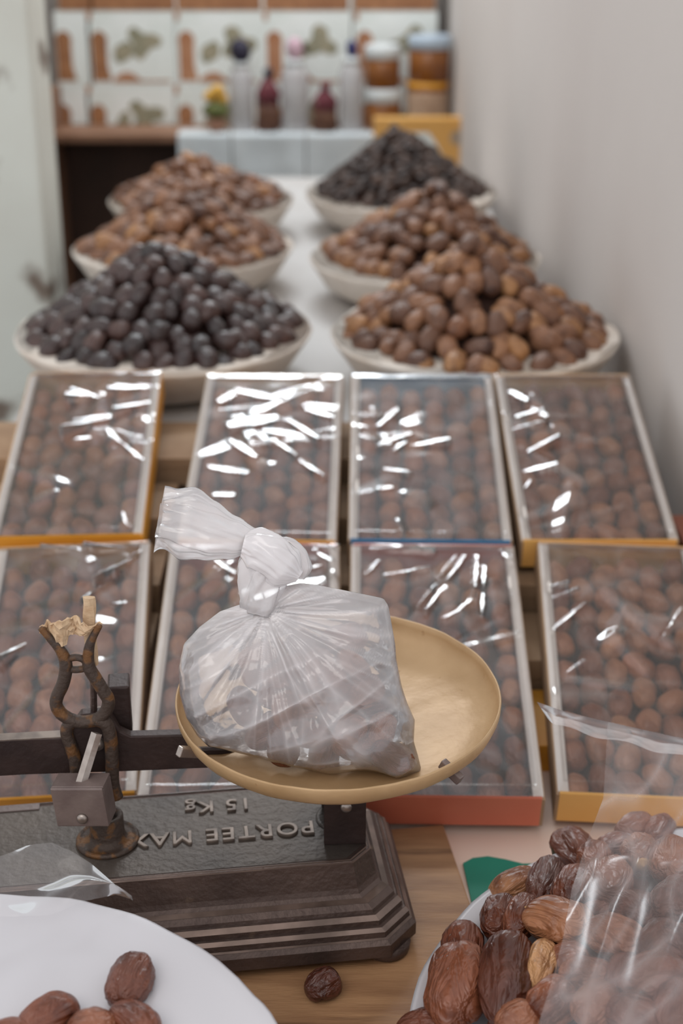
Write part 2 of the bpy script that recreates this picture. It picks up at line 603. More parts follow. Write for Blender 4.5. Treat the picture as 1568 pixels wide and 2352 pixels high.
# left: a peeling pier, then a recess for the cabinet
pc0, pc1 = ony(62, 0, 3.25), ony(118, 700, 3.25)
ex_of = lambda z: pc1.x + (pc0.x - pc1.x) * (z - pc1.z) / (pc0.z - pc1.z)
pa, pb_ = ex_of(0), ex_of(3)
struct(MB().hexa([(-2.2, 3.25, 0), (pa, 3.25, 0), (pa, 3.45, 0), (-2.2, 3.45, 0), (-2.2, 3.25, 3), (pb_, 3.25, 3), (pb_, 3.45, 3), (-2.2, 3.45, 3)]), 'wall_left', M['wall_l'], org=(pa, 3.25, 0), bevel=0.01)
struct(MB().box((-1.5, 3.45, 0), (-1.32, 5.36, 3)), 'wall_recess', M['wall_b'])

# counter at the front and the table behind it
ct = thing('counter', (-0.1, 1.2, 0), 'front counter with a pinkish cream covered top under the scale', 'counter')
MB().prism([(-0.95, 0.30), (0.80, 0.30), (0.80, 1.50), (0.50, 1.50), (0.47, 2.14), (-0.95, 2.14)], (1, 0, 0), (0, 1, 0), (0, 0, TAB - 0.03), 0.03).build('top', M['counter'], ct, bevel=0.004)
for x in (-0.9, 0.42):
    for y in (0.36, 1.98):
        MB().box((x, y, 0), (x + 0.05, y + 0.05, TAB - 0.03)).build('leg', M['wood'], ct)

T2 = 0.835
tb = thing('display_table', (-0.1, 3.0, 0), 'long rear table under white cloth, carrying the basins of loose dates', 'table')
MB().box((-0.52, 2.20, T2 - 0.04), (0.38, 4.25, T2 - 0.006)).build('table_top', M['wood'], tb)
for x in (-0.50, 0.31):
    for y in (2.22, 4.15):
        MB().box((x, y, 0), (x + 0.05, y + 0.05, T2 - 0.04)).build('leg', M['wood'], tb)


def cloth_fn(a, b):
    x = -0.54 + a * 0.94
    y = 2.19 + b * 2.09
    x = min(x, 0.40)
    z = T2 + 0.0015 + 0.0015 * noise.noise(Vector((x * 9, y * 6, 1)))
    return Vector((x, y, z))


tag(MB().grid(cloth_fn, 60, 100).build('tablecloth', M['cloth'], smooth=True, org=(0, 3, T2)),
    'white cloth spread over the rear table beneath the date basins', 'tablecloth')

# ------------------------------------------------------------------ wood board, green cloth
brd = MB()
c = [onz(1018, 1893, TAB + 0.012), onz(1092, 2110, TAB + 0.012)]
dv = (c[1] - c[0]).normalized()
lx = Vector((-dv.y, dv.x, 0)) * -1
if lx.x > 0: lx = -lx
p0 = c[0]
p1 = c[0] + dv * 0.62
q0, q1 = p0 + lx * 0.74, p1 + lx * 0.74
dn = Vector((0, 0, -0.0115))
brd.hexa([p + dn for p in (p1, p0, q0, q1)] + [p1, p0, q0, q1])
tag(brd.build('wooden_board', M['board'], org=(p0 + q1) / 2 + dn, bevel=0.002), 'worn brown wooden board lying under the iron scale', 'board')
BT = TAB + 0.012

gpoly = [onz(u, v, TAB + 0.002) for u, v in ((1063, 1985), (1085, 1973), (1120, 1969), (1160, 1976), (1200, 1986), (1240, 1985), (1300, 1990), (1300, 2180), (1180, 2260), (1110, 2230), (1095, 2130))]
gm = MB()
gm.prism([(p.x, p.y) for p in gpoly][::-1], (1, 0, 0), (0, 1, 0), (0, 0, TAB + 0.0005), 0.003)
tag(gm.build('green_cloth', M['green'], org=(gpoly[0].x, gpoly[0].y, TAB)), 'green cloth lying flat beside the wooden board, partly under the date basin', 'cloth')

# ------------------------------------------------------------------ cellophane boxes
SL = 0.25
PN = Vector((0, -SL, 1)).normalized()
PP = onz(784, 1832, 0.735)


def fold_field(rng, W_, L_, n, amp, focus):
    """creases of a stretched sheet: short tent-like ridges"""
    segs = []
    for _ in range(n):
        fx, fy = focus[rng.integers(len(focus))]
        x0, y0 = (fx + rng.normal(0, 0.16)) * W_, (fy + rng.normal(0, 0.13)) * L_
        an = rng.choice([0.5, 2.4, 1.1, 0.1, 2.0]) + rng.normal(0, 0.35)
        ln = rng.uniform(0.025, 0.085)
        segs.append((x0, y0, math.cos(an), math.sin(an), ln, rng.uniform(0.005, 0.015), rng.uniform(0.6, 1.5) * amp * rng.choice([1, 1, -0.6])))

    def f(x, y):
        h = np.zeros_like(x)
        for x0, y0, cx, sy, ln, wd_, am in segs:
            dx, dy = x - x0, y - y0
            s_ = dx * cx + dy * sy
            t_ = np.abs(-dx * sy + dy * cx)
            wl = wd_ * (1 - 0.5 * np.abs(s_) / ln)
            m_ = (np.abs(s_) < ln) & (t_ < wl * 2)
            h += np.where(m_, am * np.maximum(0, 1 - t_ / (2 * np.maximum(wl, 1e-5))) * (1 - (s_ / ln) ** 4), 0)
        return h
    return f


def date_box(quad, vs_, color, colname, label, seed, ind_rows, focus, streaks, nf=12, Hh=0.045, sidecol=False):
    """quad: near-left, near-right, far-left, far-right columns; vs_: near and far rows"""
    nl, nr, fl, fr_ = quad
    vn, vf = vs_
    NL, NR, FL, FR = onpl(nl, vn, PP, PN), onpl(nr, vn, PP, PN), onpl(fl, vf, PP, PN), onpl(fr_, vf, PP, PN)
    m0, m1 = (NL + NR) / 2, (FL + FR) / 2
    el = (m1 - m0)
    Ln = el.length
    el.normalize()
    ex = el.cross(PN).normalized()
    en = PN
    W_ = ((NR - NL).length + (FR - FL).length) / 2 - 0.001
    o0 = m0 - ex * (W_ / 2)
    P = lambda a, b, c_: o0 + ex * a + el * b + en * c_

    def slab(a0, a1, b0, b1, c0, c1):
        return MB().hexa([P(a0, b0, c0), P(a1, b0, c0), P(a1, b1, c0), P(a0, b1, c0), P(a0, b0, c1), P(a1, b0, c1), P(a1, b1, c1), P(a0, b1, c1)])

    base = P(W_ / 2, Ln / 2, -Hh)
    t = thing('date_box', base, label, 'box', 'cellophane covered date boxes')
    k = 0.0035
    slab(k, W_ - k, k, Ln - k, -Hh, -Hh + k).build('bottom', M['kraft'], t)
    slab(0, k, 0, Ln, -Hh, -0.002).build('side_wall', M['orange2'] if sidecol else M['kraft'], t)
    slab(W_ - k, W_, 0, Ln, -Hh, -0.002).build('side_wall', M['orange2'] if sidecol else M['kraft'], t)
    slab(k, W_ - k, 0, k, -Hh, 0).build('end_wall', color, t)
    slab(k, W_ - k, Ln - k, Ln, -Hh, 0.002).build('end_wall', color, t)
    slab(k * 0.5, 0.0135, k, Ln - k, -0.0035, 0.0005).build('white_flap', M['whitecard'], t, bevel=0.001)
    slab(W_ - 0.0135, W_ - k * 0.5, k, Ln - k, -0.0035, 0.0005).build('white_flap', M['whitecard'], t, bevel=0.001)
    rng = np.random.default_rng(seed)
    # dates in rows, top layer
    nx = 6
    dl = 0.045
    ny = int((Ln - 0.02) / (dl * 0.93))
    sx = (W_ - 0.048) / (nx - 1)
    rest = []
    for j in range(ny):
        for i in range(nx):
            a = 0.0240 + sx * i + rng.normal(0, 0.001)
            b = 0.012 + (Ln - 0.024) * (j + 0.5) / ny + rng.normal(0, 0.002) + (0.010 if i % 2 else -0.010) * 0.7
            b = min(max(b, 0.027), Ln - 0.027)
            an = math.pi / 2 + float(np.clip(rng.normal(0, 0.4), -0.65, 0.65)) * (0.3 if i in (0, nx - 1) else 1)
            ax = ex * math.cos(an) + el * math.sin(an) + en * rng.normal(0, 0.1)
            mt = K_box.mtx(P(a, b, -0.0210 + rng.normal(0, 0.0008)), ax, en, dl * rng.uniform(0.92, 1.06), 1.0)
            if j < ind_rows:
                K_box.single(mt, 'brown date packed in the ' + colname, 'date', 'dates packed in the ' + colname)
            else:
                rest.append(mt)
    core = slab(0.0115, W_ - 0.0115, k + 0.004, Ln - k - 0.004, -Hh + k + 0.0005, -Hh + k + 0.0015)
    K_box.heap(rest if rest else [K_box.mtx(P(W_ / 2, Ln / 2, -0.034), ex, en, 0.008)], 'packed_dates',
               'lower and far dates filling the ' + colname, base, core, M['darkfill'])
    ff = fold_field(rng, W_, Ln, nf, 0.0042, focus)

    NX_, NY_ = 130, 240
    gx_, gy_ = np.meshgrid(np.linspace(0, 1, NX_ + 1), np.linspace(0, 1, NY_ + 1))
    X_, Y_ = gx_ * W_, gy_ * Ln
    Hf = ff(X_, Y_) * 0.7
    crease = np.minimum(1, np.abs(Hf) / 0.003)
    # flat creases shaped into highlight streaks, tilted to mirror the skylight to the camera
    for (u1, v1, u2, v2, wp) in streaks:
        a3, b3 = onpl(u1, v1, PP, PN), onpl(u2, v2, PP, PN)
        mid = (a3 + b3) / 2
        hwd = 0.55 * wp / px_m(mid)
        ax_, ay_ = (a3 - o0).dot(ex), (a3 - o0).dot(el)
        bx_, by_ = (b3 - o0).dot(ex), (b3 - o0).dot(el)
        ln = math.hypot(bx_ - ax_, by_ - ay_)
        cx, cy = (bx_ - ax_) / ln, (by_ - ay_) / ln
        ncell = max(1, int(round(ln / 0.062)))
        for q_ in range(ncell):
            s0, s1 = ln * q_ / ncell, ln * (q_ + 1.0) / ncell
            xm, ym = ax_ + cx * (s0 + s1) / 2, ay_ + cy * (s0 + s1) / 2
            pm = o0 + ex * xm + el * ym
            hv_ = ((CAM - pm).normalized() + (SKY - pm).normalized())
            gx, gy = -hv_.dot(ex) / hv_.dot(en) + rng.normal(0, 0.012), -hv_.dot(el) / hv_.dot(en) + rng.normal(0, 0.008)
            dx, dy = X_ - xm, Y_ - ym
            ss, tt = dx * cx + dy * cy, -dx * cy + dy * cx
            hl = (s1 - s0) / 2
            m_ = (np.abs(ss) <= hl) & (np.abs(tt) <= hwd * (1 - 0.35 * np.abs(ss) / hl))
            lift = abs(gx * cx + gy * cy) * hl + abs(-gx * cy + gy * cx) * hwd
            Hf = np.where(m_, gx * dx + gy * dy + lift, Hf)
            crease = np.where(m_, 0.6, crease)  # highlight facets are made milkier too
    e_ = np.minimum(np.minimum(gx_, 1 - gx_), np.minimum(gy_, 1 - gy_))
    fv, zs = [], np.zeros_like(X_)
    for jj in range(NY_ + 1):
        for ii in range(NX_ + 1):
            x, y = X_[jj, ii], Y_[jj, ii]
            zs[jj, ii] = 0.0012 * noise.noise(Vector((x * 25, y * 18, seed)))
            fv.append(min(0.4, 0.045 + 0.14 * crease[jj, ii] ** 1.5 + 0.10 * max(0, 1 - 2 * abs(noise.noise(Vector((x * 14 + y * 9, y * 12 - x * 6, seed * 1.7))))) ** 5))
    Zf = 0.0025 + np.where(e_ > 0.04, -0.002, 0) + np.minimum(1, e_ / 0.03) * (Hf + zs + 0.0012)
    Zf = np.maximum(Zf, -0.001)
    sheet = lambda a, b: P(min(max(a * W_, 0.001), W_ - 0.001), min(max(b * Ln, 0.001), Ln - 0.001), float(Zf[int(round(b * NY_)), int(round(a * NX_))]))
    fo = MB().grid(sheet, NX_, NY_).build('cellophane', M['film'], t, smooth=True)
    fo.data.attributes.new('veil', 'FLOAT', 'POINT').data.foreach_set('value', fv)
    return t, P, W_, Ln


ROW1, ROW2 = (1242, 862), (1832, 1252)
specs = [
    ('A1', (-22, 322, 62, 378), (1232, 856), M['orange2'], 'orange date box beside the gap, under the dark date basin', [(0.6, 0.75), (0.8, 0.55), (0.35, 0.2)], 4),
    ('B1', (397, 782, 480, 783), ROW1, M['orange'], 'orange edged date box behind the tied plastic bag', [(0.4, 0.65), (0.75, 0.7), (0.3, 0.5)], 4),
    ('C1', (798, 1178, 806, 1132), ROW1, M['blue'], 'blue edged date box below the brown date basin', [(0.25, 0.6), (0.4, 0.55), (0.35, 0.12)], 4),
    ('D1', (1194, 1563, 1136, 1446), ROW1, M['orange'], 'orange edged date box against the plaster wall, upper row', [(0.12, 0.75), (0.15, 0.55), (0.3, 0.1)], 4),
    ('A2', (-90, 294, -22, 364), ROW2, M['orange2'], 'orange date box behind the forked scale pointer', [(0.6, 0.85), (0.5, 0.6), (0.2, 0.4)], 99),
    ('B2', (318, 782, 384, 786), ROW2, M['red'], 'red date box between bag and scale beam, behind the pan', [(0.3, 0.85), (0.85, 0.9)], 99),
    ('C2', (800, 1246, 798, 1187), ROW2, M['red'], 'red date box right behind the brass pan rim', [(0.4, 0.85), (0.7, 0.7), (0.7, 0.2)], 99),
    ('D2', (1285, 1700, 1228, 1590), ROW2, M['orange'], 'orange date box under the loose clear plastic bag', [(0.15, 0.7), (0.3, 0.35), (0.6, 0.55)], 99),
]
BOX = {}
# highlight streaks shaped into the film plane: pixel ends and width of each
STREAK = dict(
    A1=[(150, 925, 340, 890, 18), (170, 985, 345, 925, 14), (140, 1010, 260, 960, 12), (170, 1020, 210, 1005, 14), (240, 985, 330, 1060, 14), (330, 960, 350, 975, 20), (280, 1180, 292, 1215, 12), (160, 905, 230, 915, 16)],
    B1=[(500, 930, 540, 905, 25), (540, 900, 640, 920, 22), (520, 985, 640, 960, 40), (600, 990, 720, 1010, 26), (660, 965, 735, 1020, 18), (525, 1010, 590, 1060, 22), (475, 1075, 570, 1090, 20), (625, 1010, 745, 1105, 14), (700, 940, 770, 965, 20), (485, 1140, 540, 1140, 18)],
    C1=[(865, 985, 915, 940, 14), (860, 1025, 950, 1000, 14), (900, 1040, 940, 1010, 12), (945, 1025, 1035, 1022, 16), (880, 1080, 945, 1095, 14), (870, 1125, 905, 1125, 16)],
    D1=[(1170, 900, 1255, 975, 18), (1180, 960, 1250, 955, 14), (1175, 990, 1250, 985, 12), (1210, 1040, 1285, 1015, 14), (1205, 1085, 1280, 1082, 18), (1205, 1125, 1220, 1105, 8)],
    A2=[(95, 1268, 290, 1265, 14), (190, 1400, 330, 1262, 12), (215, 1355, 325, 1275, 10), (200, 1300, 215, 1280, 20), (255, 1395, 290, 1385, 12), (0, 1530, 60, 1480, 12)],
    B2=[(495, 1290, 545, 1330, 18), (720, 1265, 765, 1300, 16), (700, 1310, 740, 1300, 14), (530, 1272, 550, 1275, 14)],
    C2=[(975, 1415, 1070, 1275, 14), (960, 1400, 1050, 1275, 8), (1095, 1275, 1088, 1380, 14), (1112, 1300, 1105, 1420, 14), (1020, 1425, 1095, 1370, 14), (880, 1325, 990, 1310, 12), (840, 1325, 870, 1290, 12), (850, 1265, 1000, 1275, 10), (1150, 1268, 1175, 1300, 18)],
    D2=[(1265, 1455, 1345, 1390, 12), (1260, 1350, 1310, 1345, 10), (1270, 1375, 1330, 1360, 10), (1510, 1475, 1568, 1400, 10), (1300, 1550, 1345, 1520, 8)])
short = dict(A1='orange box beside the gap', B1='orange edged box behind the tied bag', C1='blue edged box', D1='upper orange box by the plaster wall', A2='orange box behind the scale fork', B2='red box behind the scale beam', C2='red box behind the brass pan rim', D2='orange box under the loose bag')
for i, (nm, q, vv, mt_, lab, foc, rows) in enumerate(specs):
    BOX[nm] = date_box(q, vv, mt_, short[nm], lab, 40 + i, rows, foc, STREAK[nm], sidecol=nm == 'A1')

# stepped closed boxes that carry the slope
step_cols = [M['kraft'], M['brownc'], M['orange2'], M['brownc'], M['blue'], M['kraft']]
H_ = 0.045


def plane_z(y):
    return PP.z + SL * (y - PP.y) - H_ * math.sqrt(1 + SL * SL)


step_mats = dict(kraft=M['kraft'], brown=M['brownc'], amber=M['orange2'], blue=M['blue'], dark=M['wood_d'])
ordw = ['bottom', 'second', 'third', 'fourth', 'fifth']
stw = ['lowest', 'second', 'middle', 'fourth', 'highest']
seq = ['brown', 'blue', 'dark', 'kraft', 'amber']
for j, y0 in enumerate([1.42, 1.56, 1.70, 1.84, 1.98]):
    y1 = y0 + (0.125 if j < 4 else 0.155)
    top = plane_z(y0) - 0.004
    n = max(1, int((top - TAB) / 0.04))
    hh = (top - TAB) / n
    if hh < 0.012: continue
    for k in range(n):
        spans = ((-0.56, -0.245, 'under the box beside the gap'), (-0.190, -0.03, 'behind the tied bag'), (-0.02, 0.445, 'beside the plaster wall'))
        if j == 4:
            spans = ((-0.56, -0.03, 'across the gap between boxes'), (-0.02, 0.445, 'beside the plaster wall'))
        for x0, x1, side in spans:
            z0 = TAB + k * hh + 0.0005
            cn = seq[(k + 4 - j) % 5] if j < 4 else ['amber', 'brown', 'blue', 'dark', 'kraft'][max(0, 5 - n + k)]
            mm = step_mats[cn]
            t = thing('closed_box', ((x0 + x1) / 2, (y0 + y1) / 2, z0), 'closed %s box, %s of the %s support stack %s' % (cn, ordw[k], stw[j], side), 'box', 'closed boxes propping up the sloping display')
            MB().box((x0, y0, z0), (x1, y1, z0 + hh * 0.6)).build('carton', mm, t)
            MB().box((x0 - 0.001, y0 - 0.001, z0 + hh * 0.6), (x1 + 0.001, y1 + 0.001, z0 + hh - 0.001)).build('lid', mm, t, bevel=0.001)

# ------------------------------------------------------------------ basins of loose dates
def basin(u, v, Dpx, D_, label, seed, rim_h=0.088):
    Z = FPX * D_ / Dpx
    d = ray(u, v)
    c_ = CAM + d * Z
    rz = T2 + 0.003 + rim_h
    c_ = onz(u, v, rz)
    R = Dpx / FPX * (c_ - CAM).dot(VF) / 2
    o = Vector((c_.x, c_.y, T2 + 0.004))
    sd = Vector((seed * 3.1, 0, 0))

    def wob(r, z, a, i):
        n = noise.noise(Vector((math.cos(a) * 2.2, math.sin(a) * 2.2, z * 12)) + sd)
        n2 = noise.noise(Vector((math.cos(a) * 7, math.sin(a) * 7, z * 40)) + sd)
        return r * (1 + 0.012 * n + 0.007 * n2), (z + 0.004 * n * (z > 0.05) if i not in (0, 1) else z)
    H = rim_h
    prof = [(0.50 * R, 0), (0.60 * R, 0.0), (0.72 * R, 0.012), (0.87 * R, 0.38 * H), (0.965 * R, 0.80 * H), (0.99 * R, 0.9 * H), (R, 0.96 * H), (0.985 * R, 1.0 * H), (0.965 * R, 0.98 * H), (0.945 * R, 0.80 * H), (0.855 * R, 0.45 * H), (0.5 * R, 0.36 * H)]
    t = thing('basin', o, label, 'basin', 'white basins of loose dates')
    MB().lathe(prof[:8], 72, Matrix.Translation(o), wob).build('shell', M['basket'], t, smooth=True)
    MB().lathe([(r, z + 0.0005) for r, z in prof[7:]], 72, Matrix.Translation(o), wob).build('lining', M['basket'], t, smooth=True)
    return o, R, H


def pile(o, R, H, hp, kind, dl, label_one, label_rest, group, single, seed, dwid, apex=(0, 0), shape=1.0, cat='date'):
    """dates stacked in rings up a heap; those turned to the aisle are single things"""
    rng = np.random.default_rng(seed)
    Rb = R * 0.90 - 0.003
    cz = o.z + H * 0.97
    prof = lambda r: hp * (1 - (r / Rb)) ** shape if r < Rb else 0
    # walk down the slope
    s_pts = []
    r = 0.012
    while r < Rb - dl * 0.1:
        dz = (prof(r + 0.002) - prof(r)) / 0.002
        s_pts.append(r)
        r += dl * 0.74 / math.sqrt(1 + dz * dz)
    rest, n1 = [], 0
    for k, r in enumerate(s_pts):
        nn = max(3, int(2 * math.pi * r / dwid))
        ph = rng.uniform(0, 6)
        for i in range(nn):
            a = ph + 2 * math.pi * i / nn + rng.normal(0, 0.05)
            rr = r + rng.normal(0, dl * 0.10)
            rr = max(0.004, min(rr, Rb - 0.004))
            fade = 1 - rr / Rb
            px = o.x + rr * math.cos(a) + apex[0] * fade
            py = o.y + rr * math.sin(a) + apex[1] * fade
            pz = cz + prof(rr) + rng.normal(0, dl * 0.08)
            dz = (prof(min(rr + 0.004, Rb)) - prof(max(rr - 0.004, 0))) / 0.008
            dz = max(dz, -1.2)
            rad = Vector((math.cos(a), math.sin(a), dz)).normalized()
            tan = Vector((-math.sin(a), math.cos(a), 0))
            nr = tan.cross(rad) * -1
            if nr.z < 0: nr = -nr
            th = rng.normal(0, 0.42) if rng.random() < 0.82 else rng.uniform(0, 3)
            ax = rad * math.cos(th) + tan * math.sin(th) + nr * rng.normal(0.1, 0.22)
            mt = kind.mtx(Vector((px, py, pz)), ax, nr, dl * rng.uniform(0.88, 1.12), dwid / dl / 0.70 * rng.uniform(0.92, 1.08))
            if single and math.sin(a) < 0.30:
                kind.single(mt, label_one, cat, group)
                n1 += 1
            else:
                rest.append(mt)
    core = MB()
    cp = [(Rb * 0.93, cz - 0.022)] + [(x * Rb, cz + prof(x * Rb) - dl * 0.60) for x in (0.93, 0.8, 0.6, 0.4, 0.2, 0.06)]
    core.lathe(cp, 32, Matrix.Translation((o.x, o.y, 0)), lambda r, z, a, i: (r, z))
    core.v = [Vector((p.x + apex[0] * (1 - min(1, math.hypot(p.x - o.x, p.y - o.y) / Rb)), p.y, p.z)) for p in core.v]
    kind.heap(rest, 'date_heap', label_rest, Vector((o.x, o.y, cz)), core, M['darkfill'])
    return n1


DB = 0.53
bas = [
    (376, 755, 680, 'white basin holding the heap of dark glossy dates', K_dark, 0.048, 0.033, 0.148, True, 'dark glossy date stacked in the heap of dark dates', 'far side and core of the dark glossy date heap', (0.0, 0)),
    (1088, 762, 660, 'white basin of brown dates behind the blue edged box', K_brown, 0.054, 0.034, 0.152, True, 'brown date stacked in the heap behind the blue edged box', 'far side and core of the brown date heap behind the blue edged box', (-0.01, 0)),
    (420, 565, 505, 'white basin of brown dates beside the wooden cabinet side, behind the dark dates', K_brown, 0.050, 0.033, 0.130, True, 'brown date in the heap just behind the dark dates', 'far side and core of the brown date heap just behind the dark dates', (0.015, 0)),
    (975, 588, 530, 'white basin of brown dates in front of the small black dates', K_brown, 0.050, 0.033, 0.148, True, 'brown date in the heap in front of the small black dates', 'far side and core of the brown date heap in front of the black dates', (0.02, 0)),
    (462, 455, 425, 'white basin of brown dates nearest the dark cabinet opening', K_brown, 0.046, 0.032, 0.100, False, '', 'heap of brown dates in the basin nearest the dark cabinet opening', (-0.03, 0)),
    (920, 440, 440, 'white basin of small black dates below the orange carton', K_black, 0.032, 0.024, 0.160, False, '', 'heap of small black dates below the orange carton', (-0.01, 0)),
]
for i, (u, v, px, lab, kd, dl, dw, hp, single, l1, l2, apx) in enumerate(bas):
    o, R, H = basin(u, v, px, DB, lab, i)
    Rr = px * ((o - CAM).dot(VF)) / FPX / 2
    pile(o, R, H, hp, kd, dl, l1, l2, l1.replace('date ', 'dates ', 1) if single else None, single, 60 + i, dw, apx)

# ------------------------------------------------------------------ cabinet, shelf goods at the back
SH = 0.85                                            # shelf height
SY = 4.98
sl_, sr_ = onz(104, 322, SH).x, 0.372
cab = thing('cabinet', (-0.5, SY, 0), 'brown wooden cabinet with an open dark compartment under its shelf', 'cabinet')
MB().box((sl_, SY, SH - 0.028), (sr_, SY + 0.22, SH)).build('shelf', M['wood'], cab, bevel=0.003)
MB().box((sl_ - 0.025, SY - 0.12, 0), (sl_, SY + 0.222, SH + 0.135)).build('side_panel', M['wood'], cab)
MB().box((sl_ + 0.001, SY + 0.200, 0), (sr_, SY + 0.219, SH - 0.029)).build('back_panel', M['wood_d'], cab)  # dark colour stands in for the shade inside the compartment
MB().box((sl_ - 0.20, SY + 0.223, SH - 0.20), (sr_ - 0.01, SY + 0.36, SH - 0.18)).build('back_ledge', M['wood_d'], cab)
xr = onz(398, 322, SH).x


def hang(x0, x1, ph):
    def f(a, b):
        x = x0 + (x1 - x0) * a
        if b < 0.12:
            return Vector((x, SY + 0.10 - b / 0.12 * 0.108, SH + 0.003))
        t = (b - 0.12) / 0.88
        return Vector((x, SY - 0.008 - 0.012 * t + 0.006 * t * math.sin(a * 9 + ph) + 0.004 * noise.noise(Vector((a * 4, t * 3, ph))), SH + 0.003 - 0.40 * t))
    return f


xs = [xr, onz(525, 322, SH).x, onz(700, 322, SH).x, 0.36]
labs = ['white plastic sheet hanging from the shelf beside the dark compartment', 'white plastic sheet hanging in the middle of the shelf edge', 'white plastic sheet hanging from the shelf behind the black dates']
for i in range(3):
    tag(MB().grid(hang(xs[i] + 0.002, xs[i + 1] - 0.002, i * 2.0), 24, 40).build('hanging_sheet', M['sheet'], smooth=True, org=(xs[i], SY, SH - 0.3)), labs[i], 'plastic sheet')

# printed gift boxes stacked behind the bottles
GY = SY + 0.235
cols = [(134, 204), (207, 402), (405, 602), (605, 807), (810, 1005)]
rows = [(196, 362), (27, 194), (-142, 24)]
colw = ['by the recess wall', 'above the dark compartment', 'behind the yellow flowers', 'behind the bottles', 'behind the amber jars']
roww = ['bottom', 'middle', 'top']
wob = random.Random(5)
for r, (v0, v1) in enumerate(rows):
    for k, (u0, u1) in enumerate(cols):
        a, b = ony(u0, v1, GY), ony(u1, v0, GY)
        z0 = (SH - 0.18 + 0.0005) if r == 0 else zt
        if k == 0: zl = z0
        else: z0 = zl
        ztop = ony(u0, v0, GY).z
        w_ = b.x - a.x
        h = ztop - z0 - 0.001
        base = Vector(((a.x + b.x) / 2, GY + 0.04, z0))
        t = thing('gift_box', base, 'white gift box printed with arch and palms, %s of its stack %s' % (roww[r], colw[k]), 'box', 'printed gift boxes stacked at the back')
        ctn = MB().box((a.x, GY, z0), (b.x, GY + 0.08, z0 + h)).build('carton', M['print_sky'], t, bevel=0.002)
        hv = (ony(u0, v0, GY).z - ony(u0, v1, GY).z)               # printed picture height
        y_ = GY - 0.0006
        o_ = Vector((a.x, y_, ztop))
        ex_, ez_ = Vector((1, 0, 0)), Vector((0, 0, 1))

        def shape(nm, pts, mt_):
            # pts in fractions of a 0.292 m wide print, y down from the top edge
            q = [(min(max(px * 0.295, 0.002), w_ - 0.002), -min(py * hv, h - 0.002)) for px, py in pts]
            MB().prism(q, ex_, ez_, o_, 0.0004 + 0.0002 * (nm == 'arch_print')).build(nm, mt_, ctn)
        if r == 2:
            shape('earth_print', [(0.0, 1.0), (0, 0.72), (0.3, 0.66), (0.7, 0.74), (1, 0.7), (1, 1.0)][::-1], M['print_arch'])
            continue
        ax = 0.14 if k else 0.10
        lo_ = 0.95
        arch = [(ax - 0.09, lo_), (ax - 0.09, 0.42)] + [(ax - 0.10 * math.cos(an), 0.40 - 0.13 * math.sin(an) * 1.1) for an in np.linspace(0, math.pi, 9)] + [(ax + 0.09, 0.42), (ax + 0.09, 0.75), (ax + 0.13, lo_)]
        shape('arch_print', arch[::-1], M['print_arch'] if k < 2 or r == 0 else M['print_earth'])
        if k:
            shape('earth_print', [(0.28, 0.97), (0.30, 0.90), (0.42, 0.82), (0.52, 0.84), (0.62, 0.94), (0.97, 0.94), (0.97, 0.97)][::-1], M['print_earth'])
            cx, cy = wob.uniform(0.62, 0.75), 0.42
            blob = []
            for q in range(22):
                an = 2 * math.pi * q / 22
                rr = 0.13 + 0.05 * math.sin(3 * an + k) + 0.025 * wob.random()
                blob.append((cx + rr * 1.25 * math.cos(an), cy - rr * 1.3 * math.sin(an)))
            shape('palm_print', blob, M['print_palm'])
            blob = []
            for q in range(18):
                an = 2 * math.pi * q / 18
                rr = 0.09 + 0.03 * math.sin(2 * an + r)
                blob.append((0.42 + rr * math.cos(an), 0.55 - rr * 2 * math.sin(an)))
            shape('palm_print', blob, M['print_palm'])
            shape('corner_mark_print', [(0.0, 0.0), (0.07, 0.0), (0.06, 0.12), (0.02, 0.12)][::-1], M['print_earth'])
    zt = ony(cols[0][0], v0, GY).z
# shelf goods: position from the shelf, size from the picture


def stand(u, v, z=SH, y=SY + 0.07):
    q = ony(u, v, y)
    return Vector((q.x, y, z + 0.0008))


def lathe_thing(name, p, parts, label, cat, group=None):
    t = thing(name, p, label, cat, group)
    for nm, prof, mt_ in parts:
        MB().lathe(prof, 28, Matrix.Translation(p)).build(nm, mt_, t, smooth=True)
    return t


def bottle(u, wpx, vtop, label, cap=None, shoulder=0.8):
    p = stand(u, 305)
    s_ = 1 / px_m(p)
    r = wpx * s_ / 2
    h = (305 - vtop) * s_ * 1.02
    parts = [('body', [(r * 0.9, 0), (r, 0.006), (r * 0.97, h * 0.5), (r, h * shoulder), (r * 0.72, h * (shoulder + 0.08)), (r * 0.62, h * 0.93)], M['glass']),
             ('cap', [(r * 0.7, h * 0.93), (r * 0.72, h * 0.935), (r * 0.72, h * 0.995), (r * 0.6, h)], M['lid'])]
    t = lathe_thing('bottle', p, parts, label, 'bottle', 'bottles on the shelf')
    if cap:
        mat_, hh, wv = cap
        k = [p + Vector((0, 0, h)), p + Vector((0.004, 0, h + hh * 0.35)), p + Vector((0.0, 0, h + hh * 0.8)), p + Vector((0.002, 0, h + hh))]
        MB().tube(k, [wv * 0.6, wv, wv * 0.85, wv * 0.3], 18, fn=lambda s, an: 1 + 0.16 * math.sin(an * 5 + s * 4)).build('ribbon_top', mat_, t, smooth=True)
    return t


bottle(556, 54, 156, 'clear bottle with a dark blue and black ribbon top', (M['charcoal'], 0.075, 0.034))
bottle(678, 64, 150, 'wide clear bottle between the dried rose pouches', (M['pink'], 0.07, 0.028))
bottle(806, 54, 146, 'clear bottle with a bright blue top beside the jars', (M['navy'], 0.055, 0.018))


